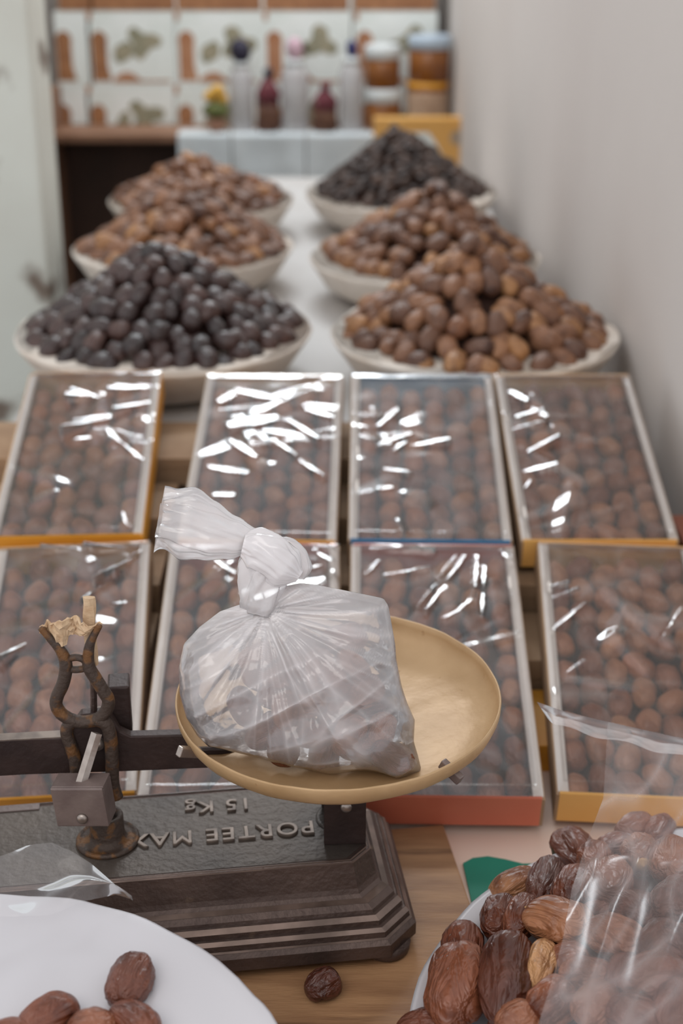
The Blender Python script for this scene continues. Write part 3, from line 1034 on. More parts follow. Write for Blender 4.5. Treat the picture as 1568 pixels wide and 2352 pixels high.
def pouch(u, wpx, vtop, label, m1, m2, tie):
    p = stand(u, 305, y=SY + 0.05)
    s_ = 1 / px_m(p)
    r, h = wpx * s_ / 2, (305 - vtop) * s_
    t = thing('dried_flower_pouch', p, label, 'pouch', 'pouches of dried flowers')
    rf = lambda s, an: 1 + 0.14 * math.sin(an * 4 + s * 7) + 0.06 * math.sin(an * 9)
    MB().tube([p + Vector((0, 0, h * x)) for x in (0, 0.1, 0.3, 0.45)], [r * 0.8, r, r * 1.02, r * 0.9], 30, fn=rf, flat=0.7).build('bud_fill', m2, t, smooth=True)
    MB().tube([p + Vector((0, 0, h * x)) for x in (0.45, 0.6, 0.75, 0.85)], [r * 0.92, r * 0.95, r * 0.7, r * 0.3], 30, fn=rf, flat=0.7).build('rose_fill', m1, t, smooth=True)
    MB().tube([p + Vector((0.004 * math.sin(9 * x), 0, h * x)) for x in (0.85, 0.9, 0.96, 1.0)], [r * 0.3, r * 0.36, r * 0.45, r * 0.3], 18, fn=rf).build('tied_top', tie, t, smooth=True)


pouch(617, 52, 165, 'dried rose pouch with navy tie between two bottles', M['rose'], M['bud'], M['charcoal'])
pouch(746, 56, 196, 'dark dried rose pouch without navy tie, beside the blue topped bottle', M['rose'], M['bud'], M['rose'])

# yellow flowers in a small pot
p = stand(498, 303, y=SY + 0.05)
t = thing('potted_flower', p, 'small terracotta pot of yellow flowers on the shelf', 'flower pot')
MB().lathe([(0.022, 0), (0.03, 0.04), (0.033, 0.045), (0.028, 0.046)], 24, Matrix.Translation(p)).build('pot', M['terr'], t, smooth=True)
MB().tube([p + Vector((0, 0, z)) for z in (0.046, 0.06, 0.08, 0.10)], [0.015, 0.04, 0.042, 0.02], 22, fn=lambda s, an: 1 + 0.2 * math.sin(an * 5 + s * 5)).build('foliage', M['leaf'], t, smooth=True)
for dx, dz, r in ((-0.018, 0.118, 0.024), (0.006, 0.135, 0.026), (0.022, 0.11, 0.02)):
    MB().tube([p + Vector((dx, 0, dz - r * 0.8 + r * 1.6 * x)) for x in (0, 0.3, 0.7, 1)], [r * 0.3, r, r * 0.95, r * 0.35], 20, fn=lambda s, an: 1 + 0.18 * math.sin(an * 6)).build('bloom', M['yellow'], t, smooth=True)


def jar(u, wpx, h, z, label, lidm, body, lab_band=False, lidh=0.045):
    q = ony(u, 200, SY + 0.09)
    r = wpx / 2 / px_m(Vector((q.x, SY + 0.09, 1.0)))
    p = Vector((q.x, SY + 0.09, z))
    parts = [('glass_body', [(r * 0.9, 0), (r * 0.97, 0.004), (r * 0.97, h - lidh - 0.008), (r * 0.9, h - lidh)], body),
             ('lid', [(r * 0.93, h - lidh), (r, h - lidh + 0.003), (r, h - 0.006), (r * 0.93, h - 0.001), (r * 0.5, h - 0.0005)], lidm)]
    t = lathe_thing('jam_jar', p, parts, label, 'jar', 'jam jars on the shelf')
    if lab_band:
        MB().lathe([(r * 0.98, 0.012), (r * 0.985, 0.014), (r * 0.985, h - lidh - 0.014), (r * 0.98, h - lidh - 0.012)], 28, Matrix.Translation(p), cap=False).build('paper_label', M['labelp'], t, smooth=True)


h1 = 0.142
jar(880, 86, h1, SH + 0.0008, 'white lidded amber jar at the bottom of its stack beside the bottles', M['lid'], M['syrup'])
jar(878, 82, h1, SH + h1 + 0.0012, 'white lidded amber jar on top of its stack beside the bottles', M['lid'], M['syrup'])
jar(982, 100, 0.165, SH + 0.0008, 'pale labelled jar under another jar by the plaster wall', M['orange2'], M['syrup'], True, 0.02)
jar(984, 98, 0.150, SH + 0.1665, 'amber jar with a bluish clear lid by the plaster wall', M['lidblue'], M['syrup'])

# orange carton leaning in front of the shelf behind the black dates
oy = SY - 0.16
a, b = ony(858, 282, oy), ony(1088, 272, oy)
zt = b.z
t = thing('orange_carton', ((a.x + b.x) / 2, oy + 0.03, zt - 0.36), 'upright orange carton with a white arch print and grey emblem', 'carton')
ctn = MB().box((a.x, oy, zt - 0.36), (b.x, oy + 0.05, zt)).build('carton', M['orange'], t, bevel=0.003)
w_ = b.x - a.x
arch = [(0.12, -0.33), (0.80, -0.33), (0.79, -0.20), (0.70, -0.125), (0.62, -0.075), (0.55, -0.045), (0.12, -0.045)]
MB().prism([(x * w_, z) for x, z in arch], (1, 0, 0), (0, 0, 1), (a.x, oy - 0.0005, zt), 0.0005).build('arch_print', M['print_sky'], ctn)
MB().prism([(w_ * 0.84 + 0.024 * math.cos(x), -0.062 + 0.024 * math.sin(x)) for x in np.linspace(0, 6.28, 21)[:-1]], (1, 0, 0), (0, 0, 1), (a.x, oy - 0.0005, zt), 0.0005).build('emblem_print', M['emblem'], ctn)
# crate carrying the carton
tag(MB().box((a.x - 0.0, oy - 0.02, 0), (b.x - 0.02, oy + 0.10, zt - 0.3605)).build('plinth', M['wood'], org=((a.x + b.x) / 2, oy, 0), bevel=0.004), 'plain wooden plinth carrying the orange carton behind the rear table', 'plinth')

# ------------------------------------------------------------------ weighing scale
CC = onz(245, 1930, 0.785)
YAW = math.radians(7.6)
ST = BT + 0.0955                                     # top of the iron base
RZ = Matrix.Rotation(YAW, 4, 'Z')
SM = Matrix.Translation((CC.x, CC.y, BT)) @ RZ       # scale frame: x along the beam, z up from the board
sw = lambda x, y, z: SM @ Vector((x, y, z))
scale = thing('weighing_scale', sw(0, 0, 0.0005), 'old cast iron balance scale with a round brass pan', 'scale')


def octo(hx, hy, ch):
    return [(-hx + ch, -hy), (hx - ch, -hy), (hx, -hy + ch), (hx, hy - ch), (hx - ch, hy), (-hx + ch, hy), (-hx, hy - ch), (-hx, -hy + ch)]


HX, HY = 0.296, 0.110
prof = [(0.000, 0.012), (0.000, 0.026), (0.004, 0.030), (0.006, 0.031), (0.0065, 0.037), (0.010, 0.040), (0.0125, 0.0405), (0.013, 0.046), (0.017, 0.050),
        (0.019, 0.0505), (0.020, 0.054), (0.025, 0.0585), (0.031, 0.0600), (0.034, 0.063), (0.036, 0.068), (0.040, 0.088), (0.041, 0.0945), (0.0425, 0.0960), (0.045, 0.0960), (0.0465, 0.0952), (0.049, 0.0950)]
vs, fs = [], []
for ins, z in prof:
    for x, y in octo(HX - ins, HY - ins, 0.030 - ins * 0.25):
        vs.append(sw(x, y, z))
n8 = len(prof)
for i in range(n8 - 1):
    for k in range(8):
        fs.append((i * 8 + k, i * 8 + (k + 1) % 8, (i + 1) * 8 + (k + 1) % 8, (i + 1) * 8 + k))
fs.append(tuple(reversed(range(8))))
body = MB().add(vs, fs).build('iron_base', M['iron'], scale)
MB().prism(octo(HX - 0.0485, HY - 0.0485, 0.018), SM.to_3x3() @ Vector((1, 0, 0)), SM.to_3x3() @ Vector((0, 1, 0)), sw(0, 0, 0.0935), 0.002).build('top_plate', M['iron_top'], scale)
for i0, i1 in ((16, 18), (11, 12), (7, 8), (4, 5), (2, 3)):
    e_ = MB()
    for k in range(8):
        qs = []
        for ii in (i0, i1):
            ins, z = prof[ii]
            oc = octo(HX - ins + 0.0004, HY - ins + 0.0004, 0.030 - ins * 0.25)
            qs.append([sw(oc[k][0], oc[k][1], z + 0.0004), sw(oc[(k + 1) % 8][0], oc[(k + 1) % 8][1], z + 0.0004)])
        e_.add([qs[0][0], qs[0][1], qs[1][1], qs[1][0]], [(0, 1, 2, 3)])
    e_.build('rubbed_edge', M['edge'], body)
for sx in (-1, 1):
    for sy in (-1, 1):
        MB().lathe([(0.020, 0.0), (0.023, 0.003), (0.024, 0.013)], 20, SM @ Matrix.Translation((sx * (HX - 0.03), sy * (HY - 0.026), 0.0003))).build('foot', M['iron'], scale, smooth=True)


def emboss(txt, size, x, y, name, sp=1.0):
    cu = bpy.data.curves.new('lettering', 'FONT')
    cu.body = txt
    cu.size = size
    cu.extrude = 0.0016
    cu.bevel_depth = 0.0006
    cu.align_x, cu.align_y = 'CENTER', 'CENTER'
    cu.space_character = sp
    tmp = bpy.data.objects.new('lettering', cu)
    COL.objects.link(tmp)
    bpy.context.view_layer.update()
    me = bpy.data.meshes.new_from_object(tmp.evaluated_get(bpy.context.evaluated_depsgraph_get()))
    bpy.data.objects.remove(tmp)
    me.materials.clear()
    me.materials.append(M['letter'])
    o = bpy.data.objects.new(name, me)
    link(o, scale)
    # reads from the other side of the counter
    o.matrix_local = Matrix.Translation(-ORG[scale.name]) @ SM @ Matrix.Translation((x, y, 0.0958)) @ Matrix.Rotation(math.pi, 4, 'Z')
    o['label'] = 'raised iron lettering ' + txt


tx = SM.inverted() @ onz(510, 1918, ST)
emboss('PORTEE MAX', 0.0275, tx.x, tx.y, 'raised_lettering', 1.16)
tx = SM.inverted() @ onz(502, 1853, ST)
emboss('15 Kg', 0.026, tx.x, tx.y, 'raised_lettering', 1.12)
# round boss far right of the lettering and pale plate on the left
q = SM.inverted() @ onz(752, 1880, ST)
MB().lathe([(0.024, 0.0945), (0.024, 0.0965), (0.022, 0.0972), (0.020, 0.0965), (0.012, 0.0962)], 28, SM @ Matrix.Translation((q.x + 0.012, q.y, 0))).build('boss', M['iron_top'], scale, smooth=True)
q0, q1 = SM.inverted() @ onz(-60, 1872, ST), SM.inverted() @ onz(92, 1846, ST)
MB().box((q0.x, q0.y, 0.0952), (q1.x, q1.y, 0.0968), SM).build('name_plate', M['bracket'], scale, bevel=0.0006)

# column foot
q = SM.inverted() @ onz(248, 1930, ST)
CX, CYl = q.x, q.y
CL = SM @ Matrix.Translation((CX, CYl, 0))
MB().lathe([(0.031, 0.0952), (0.031, 0.098), (0.0285, 0.1005), (0.027, 0.0985), (0.019, 0.0995), (0.017, 0.106), (0.0165, 0.125), (0.0155, 0.1265), (0.012, 0.1262), (0.011, 0.118)], 36, CL).build('column', M['rust'], scale, smooth=True)

# beam: flat bar on edge with a swelling at the fork
BY = CYl + 0.018
zt_ = 0.0
pb = [SM.inverted() @ ony(u, v, sw(-0.05, BY, 0).y) for u, v in ((-300, 1682), (60, 1686), (150, 1690), (186, 1640), (250, 1640), (276, 1685), (300, 1698), (480, 1706), (620, 1712), (620, 1790), (480, 1784), (300, 1778), (60, 1768), (-300, 1762))]
MB().prism([(p.x, p.z) for p in pb][::-1], SM.to_3x3() @ Vector((1, 0, 0)), Vector((0, 0, 1)), sw(0, BY + 0.006, 0), 0.012).build('beam', M['beam'], scale, bevel=0.0015)
q0, q1 = pb[0], pb[2]
MB().hexa([sw(q0.x, BY - 0.006, q0.z), sw(q1.x, BY - 0.006, q1.z), sw(q1.x, BY + 0.006, q1.z), sw(q0.x, BY + 0.006, q0.z), sw(q0.x, BY - 0.006, q0.z + 0.0012), sw(q1.x, BY - 0.006, q1.z + 0.0012), sw(q1.x, BY + 0.006, q1.z + 0.0012), sw(q0.x, BY + 0.006, q0.z + 0.0012)]).build('beam_light_strip', M['letter'], scale)  # pale strip paints the light falling along the beam's top
# dark knife-edge block behind the fork, between the two bars
q0, q1 = SM.inverted() @ ony(247, 1560, sw(0, BY + 0.03, 0).y), SM.inverted() @ ony(305, 1682, sw(0, BY + 0.03, 0).y)
MB().box((q0.x, BY + 0.012, q1.z), (q1.x, BY + 0.04, q0.z), SM).build('pivot_block', M['beam'], scale, bevel=0.002)
MB().tube([sw(q0.x - 0.012, BY - 0.012, q1.z + 0.012), sw(q0.x - 0.012, BY + 0.05, q1.z + 0.012)], 0.006, 14, ref=(0, 0, 1)).build('pivot_pin', M['steel'], scale, smooth=True)

# lyre shaped fork
fy = sw(CX, BY - 0.012, 0).y


def smooth_path(pts, n=6):
    P_ = [pts[0]] + pts + [pts[-1]]
    out = []
    for i in range(1, len(P_) - 2):
        for k in range(n):
            t_ = k / n
            a_, b_, c_, d_ = P_[i - 1], P_[i], P_[i + 1], P_[i + 2]
            out.append(0.5 * ((2 * b_) + (c_ - a_) * t_ + (2 * a_ - 5 * b_ + 4 * c_ - d_) * t_ ** 2 + (3 * b_ - a_ - 3 * c_ + d_) * t_ ** 3))
    return out + [pts[-1]]


def fpath(px, y=fy):
    return smooth_path([ony(u, v, y) for u, v in px])


lyre = [(92, 1442), (113, 1464), (135, 1488), (149, 1514), (151, 1540), (144, 1572), (132, 1598), (129, 1619), (142, 1640), (169, 1655), (197, 1658), (226, 1650), (244, 1632), (249, 1609), (238, 1588), (220, 1559), (204, 1530), (204, 1493), (212, 1466), (229, 1436)]
pl = fpath(lyre)
frk = MB().tube(pl, [0.0026 + 0.0036 * min(1, 6 * min(i / len(pl), 1 - i / len(pl))) for i in range(len(pl))], 12, flat=1.0).build('fork', M['rust'], scale, smooth=True)
MB().tube(fpath([(153, 1522), (160, 1513), (174, 1510), (188, 1513), (200, 1522)]), 0.0034, 10).build('fork_bridge', M['rust'], frk, smooth=True)
MB().tube(fpath([(153, 1534), (174, 1538), (201, 1534)]), 0.0034, 10).build('fork_bridge', M['rust'], frk, smooth=True)
MB().tube(fpath([(176, 1652), (158, 1664), (153, 1684), (162, 1712), (172, 1745), (177, 1790)]), 0.0062, 12).build('fork_leg', M['rust'], scale, smooth=True)
MB().tube(fpath([(222, 1652), (243, 1662), (253, 1690), (257, 1740), (259, 1800), (268, 1832)]), 0.0066, 12).build('fork_leg', M['rust'], scale, smooth=True)
# tape bridging the fork tips and a taped stick behind
rt = random.Random(3)


def tape(a, b):
    u = 90 + a * 141
    top = 1442 - 22 * math.sin(math.pi * min(1, a * 1.1)) - 4 * a + rt.uniform(-5, 5)
    bot = 1452 + 14 * math.sin(math.pi * a) + (18 if 0.1 < a < 0.45 else 0) - 12 * a
    q_ = ony(u, top + (bot - top) * b, fy + 0.004)
    q_.y += rt.uniform(-0.002, 0.002) + 0.004 * math.sin(a * 14)
    return q_


tp = MB().grid(tape, 26, 6).build('tape_wrap', M['paper'], frk)
tm = tp.modifiers.new('solid', 'SOLIDIFY')
tm.thickness = 0.0025
MB().tube(fpath([(204, 1372), (205, 1400), (206, 1430), (208, 1480), (211, 1526)], fy + 0.012), 0.0058, 9, flat=0.6, fn=lambda s, an: 1 + 0.12 * math.sin(an * 3 + s * 9)).build('taped_stick', M['paper'], scale)
MB().tube(fpath([(211, 1524), (214, 1560), (216, 1640)], fy + 0.012), 0.0032, 9).build('pointer', M['iron'], scale)
# bright lever and bent steel bracket in front of the column
by0 = fy - 0.042
LV = [ony(222, 1684, fy - 0.012), ony(206, 1735, fy - 0.018), ony(186, 1800, by0 + 0.012)]
MB().tube(smooth_path(LV), 0.0052, 4, flat=0.45).build('lever', M['steel'], scale)
BQ = Matrix.Translation(ony(174, 1812, by0)) @ Matrix.Rotation(math.radians(-7), 4, 'Z') @ Matrix.Rotation(math.radians(-5), 4, 'Y')
hw, hb, hd, tk = 0.0255, 0.043, 0.027, 0.003
brf = MB().box((-hw, 0, -hb), (hw, tk, 0), BQ).build('bracket_front', M['bracket'], scale, bevel=0.0015)
MB().box((-hw, tk, -tk), (hw, hd, 0), BQ).build('bracket_top', M['bracket'], scale, bevel=0.0012)
MB().box((hw - tk, tk, -hb), (hw, hd, -tk), BQ).build('bracket_side', M['bracket'], scale, bevel=0.001)
MB().box((-hw, tk, -hb), (-hw + tk, hd, -tk), BQ).build('bracket_side', M['bracket'], scale, bevel=0.001)
MB().lathe([(0.0055, 0), (0.0052, 0.002), (0.0035, 0.0035), (0.001, 0.004)], 18, BQ @ Matrix.Translation((0.001, 0, -hb + 0.010)) @ Matrix.Rotation(math.pi / 2, 4, 'X')).build('rivet', M['steel'], brf, smooth=True)

# brass pan
PANC = Vector((sw(0.24, 0, 0).x + 0.002, sw(0.24, 0, 0).y, 0))
d_ = ray(776, 1592)
PANC = CAM + d_ * (PANC.y / d_.y)
PR = 742 / FPX * (PANC - CAM).dot(VF) / 2
PT = Matrix.Translation(PANC) @ Matrix.Rotation(math.radians(1.2), 4, 'X') @ Matrix.Rotation(math.radians(-0.8), 4, 'Y')


def pwob(r, z, a, i):
    n = noise.noise(Vector((math.cos(a) * 3, math.sin(a) * 3, 0.3)))
    return r * (1 + 0.006 * n), z + 0.0016 * n + 0.0010 * noise.noise(Vector((r * math.cos(a) * 40, r * math.sin(a) * 40, 2)))


pp = [(0.0015, -0.0345), (0.05, -0.0340), (0.095, -0.0320), (PR * 0.80, -0.0275), (PR * 0.91, -0.021), (PR * 0.965, -0.014), (PR * 0.985, -0.006), (PR * 0.992, 0.0), (PR * 1.0, 0.0008), (PR * 1.005, -0.001), (PR * 1.002, -0.008), (PR * 0.98, -0.0165), (PR * 0.925, -0.024), (PR * 0.81, -0.0305), (0.095, -0.035), (0.05, -0.037), (0.0015, -0.0375)]
MB().lathe(pp, 96, PT, pwob).build('brass_pan', M['brass'], scale, smooth=True)
# claws that hold the pan rim, and their arms
for u, v, a_ in ((438, 1722, 40), (1042, 1772, -40)):
    q = ony(u, v, PANC.y - 0.10 if u > 800 else PANC.y - 0.075)
    Mx = Matrix.Translation(q) @ Matrix.Rotation(math.radians(a_), 4, 'Z') @ Matrix.Rotation(math.radians(25), 4, 'Y')
    MB().box((-0.014, -0.004, -0.007), (0.010, 0.003, 0.003), Mx).build('pan_claw', M['steel' if u < 800 else 'bracket'], scale, bevel=0.0012)
    inner = PANC + Vector((0, 0, -0.050))
    MB().tube([q + Vector((0, 0.006, -0.006)), (q * 0.55 + inner * 0.45) + Vector((0, 0.01, -0.012)), inner], 0.006, 8, ref=(0, 0, 1), flat=0.6).build('pan_arm', M['beam'], scale)
# stirrup block under the pan
fb = ony(792, 1940, PANC.y - 0.042)
ft = ony(792, 1815, PANC.y - 0.042)
bw = 0.0205
SB = Matrix.Translation((fb.x, PANC.y - 0.042, 0)) @ Matrix.Rotation(math.radians(3), 4, 'Z')
zb_, zt2 = fb.z, PANC.z - 0.039
spl = MB().box((-bw, 0, zb_), (bw, 0.004, zt2), SB).build('stirrup_plate', M['beam'], scale, bevel=0.001)
MB().box((-bw, 0.060, zb_), (bw, 0.064, zt2), SB).build('stirrup_plate', M['beam'], scale, bevel=0.001)
MB().box((-bw, 0.004, zt2 - 0.006), (bw, 0.060, zt2), SB).build('stirrup_top', M['beam'], scale)
MB().box((-0.008, 0.024, ST + 0.0005), (0.008, 0.040, zt2 - 0.006), SB).build('stirrup_post', M['beam'], scale)
rv = ony(795, 1853, PANC.y - 0.042)
MB().lathe([(0.0058, 0), (0.0055, 0.002), (0.004, 0.0036), (0.001, 0.0042)], 18, Matrix.Translation((rv.x, PANC.y - 0.0418, rv.z)) @ Matrix.Rotation(math.pi / 2, 4, 'X')).build('rivet', M['steel'], spl, smooth=True)

# ------------------------------------------------------------------ tied bag on the pan
LEAN = math.radians(20)
BA = Vector((0, 1.100, PANC.z - 0.0265))
bup = Vector((0, math.sin(LEAN), math.cos(LEAN)))
bn = VX.cross(bup) * 1.0                              # towards -y, the viewer side
if bn.y > 0: bn = -bn
onb = lambda u, v: onpl(u, v, BA, bn)
zz = lambda x, y: (340 + x / 1.823, 1100 + y / 1.823)
outl = [zz(*p) for p in [(400, 520), (300, 555), (215, 620), (150, 690), (128, 790), (132, 900), (160, 1000), (205, 1075), (250, 1118), (320, 1132), (400, 1150), (480, 1172), (560, 1195), (660, 1215), (760, 1236), (850, 1226), (930, 1222), (1000, 1235), (1070, 1256), (1110, 1245), (1145, 1222),
                             (1130, 1160), (1112, 1100), (1116, 1010), (1085, 940), (1062, 870), (1040, 760), (1034, 690), (1018, 600), (1005, 530), (985, 500), (940, 490), (800, 462), (700, 442), (640, 436), (580, 448), (500, 500)]]
OP = [onb(u, v) for u, v in outl]
cen2 = onb(690, 1590)
to2 = lambda p: ((p - BA).x, (p - BA).dot(bup))
c2 = np.array(to2(cen2))
poly = np.array([to2(p) for p in OP]) - c2
neck = np.array(to2(onb(610, 1400))) - c2
NA, NR_ = 260, 90
c2min = poly[:, 1].min()


def bound(an):
    d = np.array([math.cos(an), math.sin(an)])
    best = 0.0
    for i in range(len(poly)):
        a_, b_ = poly[i], poly[(i + 1) % len(poly)]
        e = b_ - a_
        den = d[0] * -e[1] + e[0] * d[1]
        if abs(den) < 1e-12: continue
        t_ = (a_[0] * -e[1] + e[0] * a_[1]) / den
        s_ = (d[0] * a_[1] - d[1] * a_[0]) / den
        if -1e-9 <= s_ <= 1 + 1e-9 and t_ > best: best = t_
    return best


bd = [bound(2 * math.pi * k / NA) for k in range(NA)]
ridge = lambda x, y, z: 1 - 2 * abs(noise.noise(Vector((x, y, z))))


def bag_h(x, y, side):
    dx, dy = x - neck[0], y - neck[1]
    rho = math.hypot(dx, dy)
    ph = math.atan2(dy, dx)
    g = math.exp(-rho / 0.085)
    h = 0.0055 * (0.35 + g) * ridge(ph * 3.1 + 4 * side, rho * 5, side * 3.3) * min(1, rho / 0.03)
    h += 0.0022 * ridge(ph * 8.5 + 2 * side, rho * 8, 5.5 + side)
    # slanting tension folds low on the bag
    s_ = x * 0.90 + y * 0.43
    t_ = -x * 0.43 + y * 0.90
    low = 1 / (1 + math.exp((y - 0.028) / 0.014))
    h += 0.0070 * low * ridge(t_ * 34 + 3 * side, s_ * 7, 9.1 + side * 2)
    h += 0.0026 * ridge(x * 30, y * 30, 2.2 + side * 4)
    r1 = max(0, ridge(ph * 3.1 + 4 * side, rho * 5, side * 3.3)) ** 7
    r2 = max(0, ridge(ph * 8.5 + 2 * side, rho * 8, 5.5 + side)) ** 7
    r3 = max(0, ridge(t_ * 34 + 3 * side, s_ * 7, 9.1 + side * 2)) ** 7 * low
    return h, g, min(1, 0.7 * r1 + 0.45 * r2 + 0.8 * r3)


V, Fc, veil = [], [], []
Tmax = 0.040
for side in (0, 1):
    sg = 1 if side == 0 else -1.35
    for j in range(NR_ + 1):
        r = j / NR_
        for k in range(NA):
            an = 2 * math.pi * k / NA
            x, y = bd[k] * r * math.cos(an), bd[k] * r * math.sin(an)
            dep = Tmax * (1 - r ** 2.6) ** 0.62
            nk = math.hypot(x - neck[0], y - neck[1])
            dep *= min(1, 0.25 + nk / 0.10)
            up = max(0, y) / 0.1
            dep *= (1 - 0.35 * min(1, up))
            h, g, low = bag_h(x, y, side)
            dep = dep + h * min(1, (1 - r) / 0.12)
            dep = max(dep, 0.0004)
            if side == 1: dep *= min(1, 0.25 + max(0, y - c2min) / 0.05)
            p3 = BA + VX * (x + c2[0]) + bup * (y + c2[1]) + bn * (dep * sg)
            V.append(p3)
            cr = low
            veil.append(min(0.92, 0.10 + 0.58 * g + 0.13 * max(0, min(1, (y + 0.0) / 0.09)) + 0.26 * cr + 0.06 * (r > 0.95)))  # milkier where gathered; fold lines whitened as painted highlights
    b0 = side * (NR_ + 1) * NA
    for j in range(NR_):
        for k in range(NA):
            q_ = (b0 + j * NA + k, b0 + j * NA + (k + 1) % NA, b0 + (j + 1) * NA + (k + 1) % NA, b0 + (j + 1) * NA + k)
            Fc.append(q_)
bagbase = Vector((BA.x + c2[0], BA.y, min(p.z for p in V)))
bag = thing('tied_plastic_bag', bagbase, 'knotted milky plastic bag of dates on the brass pan', 'plastic bag')
bo = MB().add(V, Fc).build('bag_body', M['bag'], bag, smooth=True)
at = bo.data.attributes.new('veil', 'FLOAT', 'POINT')
at.data.foreach_set('value', veil)


def plastic_tube(name, px, rad, seg, fn, flat, v0, v1, ydep=0.0):
    pts = smooth_path([onb(u, v) + bn * ydep for u, v in px], 8)
    n = len(pts)
    rr = []
    for i in range(n):
        t_ = i / (n - 1) * (len(rad) - 1)
        k = min(int(t_), len(rad) - 2)
        f_ = t_ - k
        f_ = f_ * f_ * (3 - 2 * f_)
        rr.append(rad[k] * (1 - f_) + rad[k + 1] * f_)
    o = MB().tube(pts, rr, seg, ref=tuple(bn), fn=fn, flat=flat, cap=False).build(name, M['bag'], bag, smooth=True)
    at = o.data.attributes.new('veil', 'FLOAT', 'POINT')
    at.data.foreach_set('value', [v0 + (v1 - v0) * (i // seg) / (n - 1) for i in range(n * seg)])
    return o


mpx = 1 / px_m(BA)
crump = lambda s, an: 1 + 0.16 * noise.noise(Vector((math.cos(an) * 2.2, math.sin(an) * 2.2, s * 3))) + 0.12 * ridge(math.cos(an) * 3.5, math.sin(an) * 3.5, s * 2.0 + 7)
twist = lambda s, an: 1 + 0.10 * math.sin(an * 7 + s * 3) + 0.10 * ridge(math.cos(an + s * 2) * 2.5, math.sin(an + s * 2) * 2.5, s * 1.2)
plastic_tube('gathered_neck', [(592, 1408), (597, 1385), (600, 1350), (604, 1305), (612, 1262)], [x * mpx for x in (36, 44, 50, 54, 36)], 90, twist, 0.8, 0.35, 0.9)
plastic_tube('knot', [(560, 1250), (590, 1258), (625, 1278), (655, 1300), (688, 1322)], [x * mpx for x in (26, 44, 48, 46, 14)], 90, crump, 0.9, 0.9, 0.85, 0.008)
plastic_tube('knot_loop', [(625, 1270), (655, 1262), (680, 1276), (692, 1302), (690, 1330)], [x * mpx for x in (20, 26, 24, 22, 8)], 60, crump, 0.8, 0.7, 0.6, 0.002)
ruff = lambda s, an: 1 + 0.18 * noise.noise(Vector((math.cos(an) * 2, math.sin(an) * 2, s * 4))) + 0.10 * ridge(math.cos(an) * 4, math.sin(an) * 4, s * 2.5) + 0.20 * s ** 3 * math.sin(an * 7) + 0.10 * s ** 3 * math.sin(an * 13)
plastic_tube('bag_tail', [(602, 1262), (575, 1244), (535, 1232), (480, 1218), (430, 1204), (390, 1196), (368, 1192)], [x * mpx for x in (30, 30, 46, 62, 70, 62, 58)], 100, ruff, 0.62, 0.85, 0.28, 0.004)

# dates inside the bag
rg = random.Random(21)
spots = [(560, 1640), (610, 1690), (660, 1640), (720, 1700), (700, 1620), (770, 1650), (760, 1560), (820, 1720), (830, 1600), (650, 1560), (600, 1570), (870, 1690), (790, 1480), (700, 1500), (900, 1740), (650, 1715), (745, 1745), (680, 1680), (780, 1610), (640, 1610), (850, 1650), (730, 1540), (810, 1540), (690, 1560), (860, 1745), (800, 1690), (590, 1520)]
for i, (u, v) in enumerate(spots):
    q = onb(u, v - 6) + bn * rg.uniform(-0.022, 0.010)
    an = rg.uniform(0, 3.1)
    K_fore.single(K_fore.mtx(q, VX * math.cos(an) + bup * math.sin(an), bn, rg.uniform(0.038, 0.045)), 'brown date inside the knotted plastic bag', 'date', 'dates inside the tied bag')

# ------------------------------------------------------------------ right basin of glossy dates
PCX, PCY, PRR, PRZ = 0.370, 0.885, 0.317, 0.760
o = Vector((PCX, PCY, BT + 0.001))
hz = PRZ - o.z


def pw(r, z, a, i):
    n = noise.noise(Vector((math.cos(a) * 5, math.sin(a) * 5, 3)))
    n2 = noise.noise(Vector((math.cos(a) * 24, math.sin(a) * 24, 3)))
    return r * (1 + 0.006 * n + 0.002 * n2), z + (0.003 * n if i > 1 else 0)


t = thing('date_basin', o, 'large white basin heaped with glossy brown dates beside the wooden board', 'basin')
pr_ = [(0.50 * PRR, 0), (0.62 * PRR, 0), (0.84 * PRR, 0.5 * hz), (0.965 * PRR, 0.93 * hz), (0.995 * PRR, 0.985 * hz), (PRR, hz), (0.985 * PRR, 1.0 * hz), (0.93 * PRR, 0.90 * hz), (0.80 * PRR, 0.66 * hz), (0.5 * PRR, 0.3 * hz)]
MB().lathe(pr_, 120, Matrix.Translation(o), pw).build('shell', M['plate'], t, smooth=True)


def heap_z(x, y):
    r = math.hypot(x - PCX, y - PCY) / PRR
    if r > 1: return PRZ
    return PRZ - 0.004 + 0.100 * (1 - r ** 1.6)


def on_heap(u, v, lift=0.0):
    d = ray(u, v)
    lo_, hi_ = 0.6, 1.8
    t_ = lo_
    while t_ < hi_:
        p = CAM + d * t_
        if p.z < heap_z(p.x, p.y) + lift:
            l2, h2 = t_ - 0.01, t_
            for _ in range(14):
                mid = (l2 + h2) / 2
                p = CAM + d * mid
                if p.z < heap_z(p.x, p.y) + lift: h2 = mid
                else: l2 = mid
            return CAM + d * h2
        t_ += 0.01
    return CAM + d * 1.3


def heap_n(p):
    e = 0.01
    return Vector((heap_z(p.x - e, p.y) - heap_z(p.x + e, p.y), heap_z(p.x, p.y - e) - heap_z(p.x, p.y + e), 2 * e)).normalized()


z4 = lambda x, y: (900 + x / 2.347, 1800 + y / 2.347)
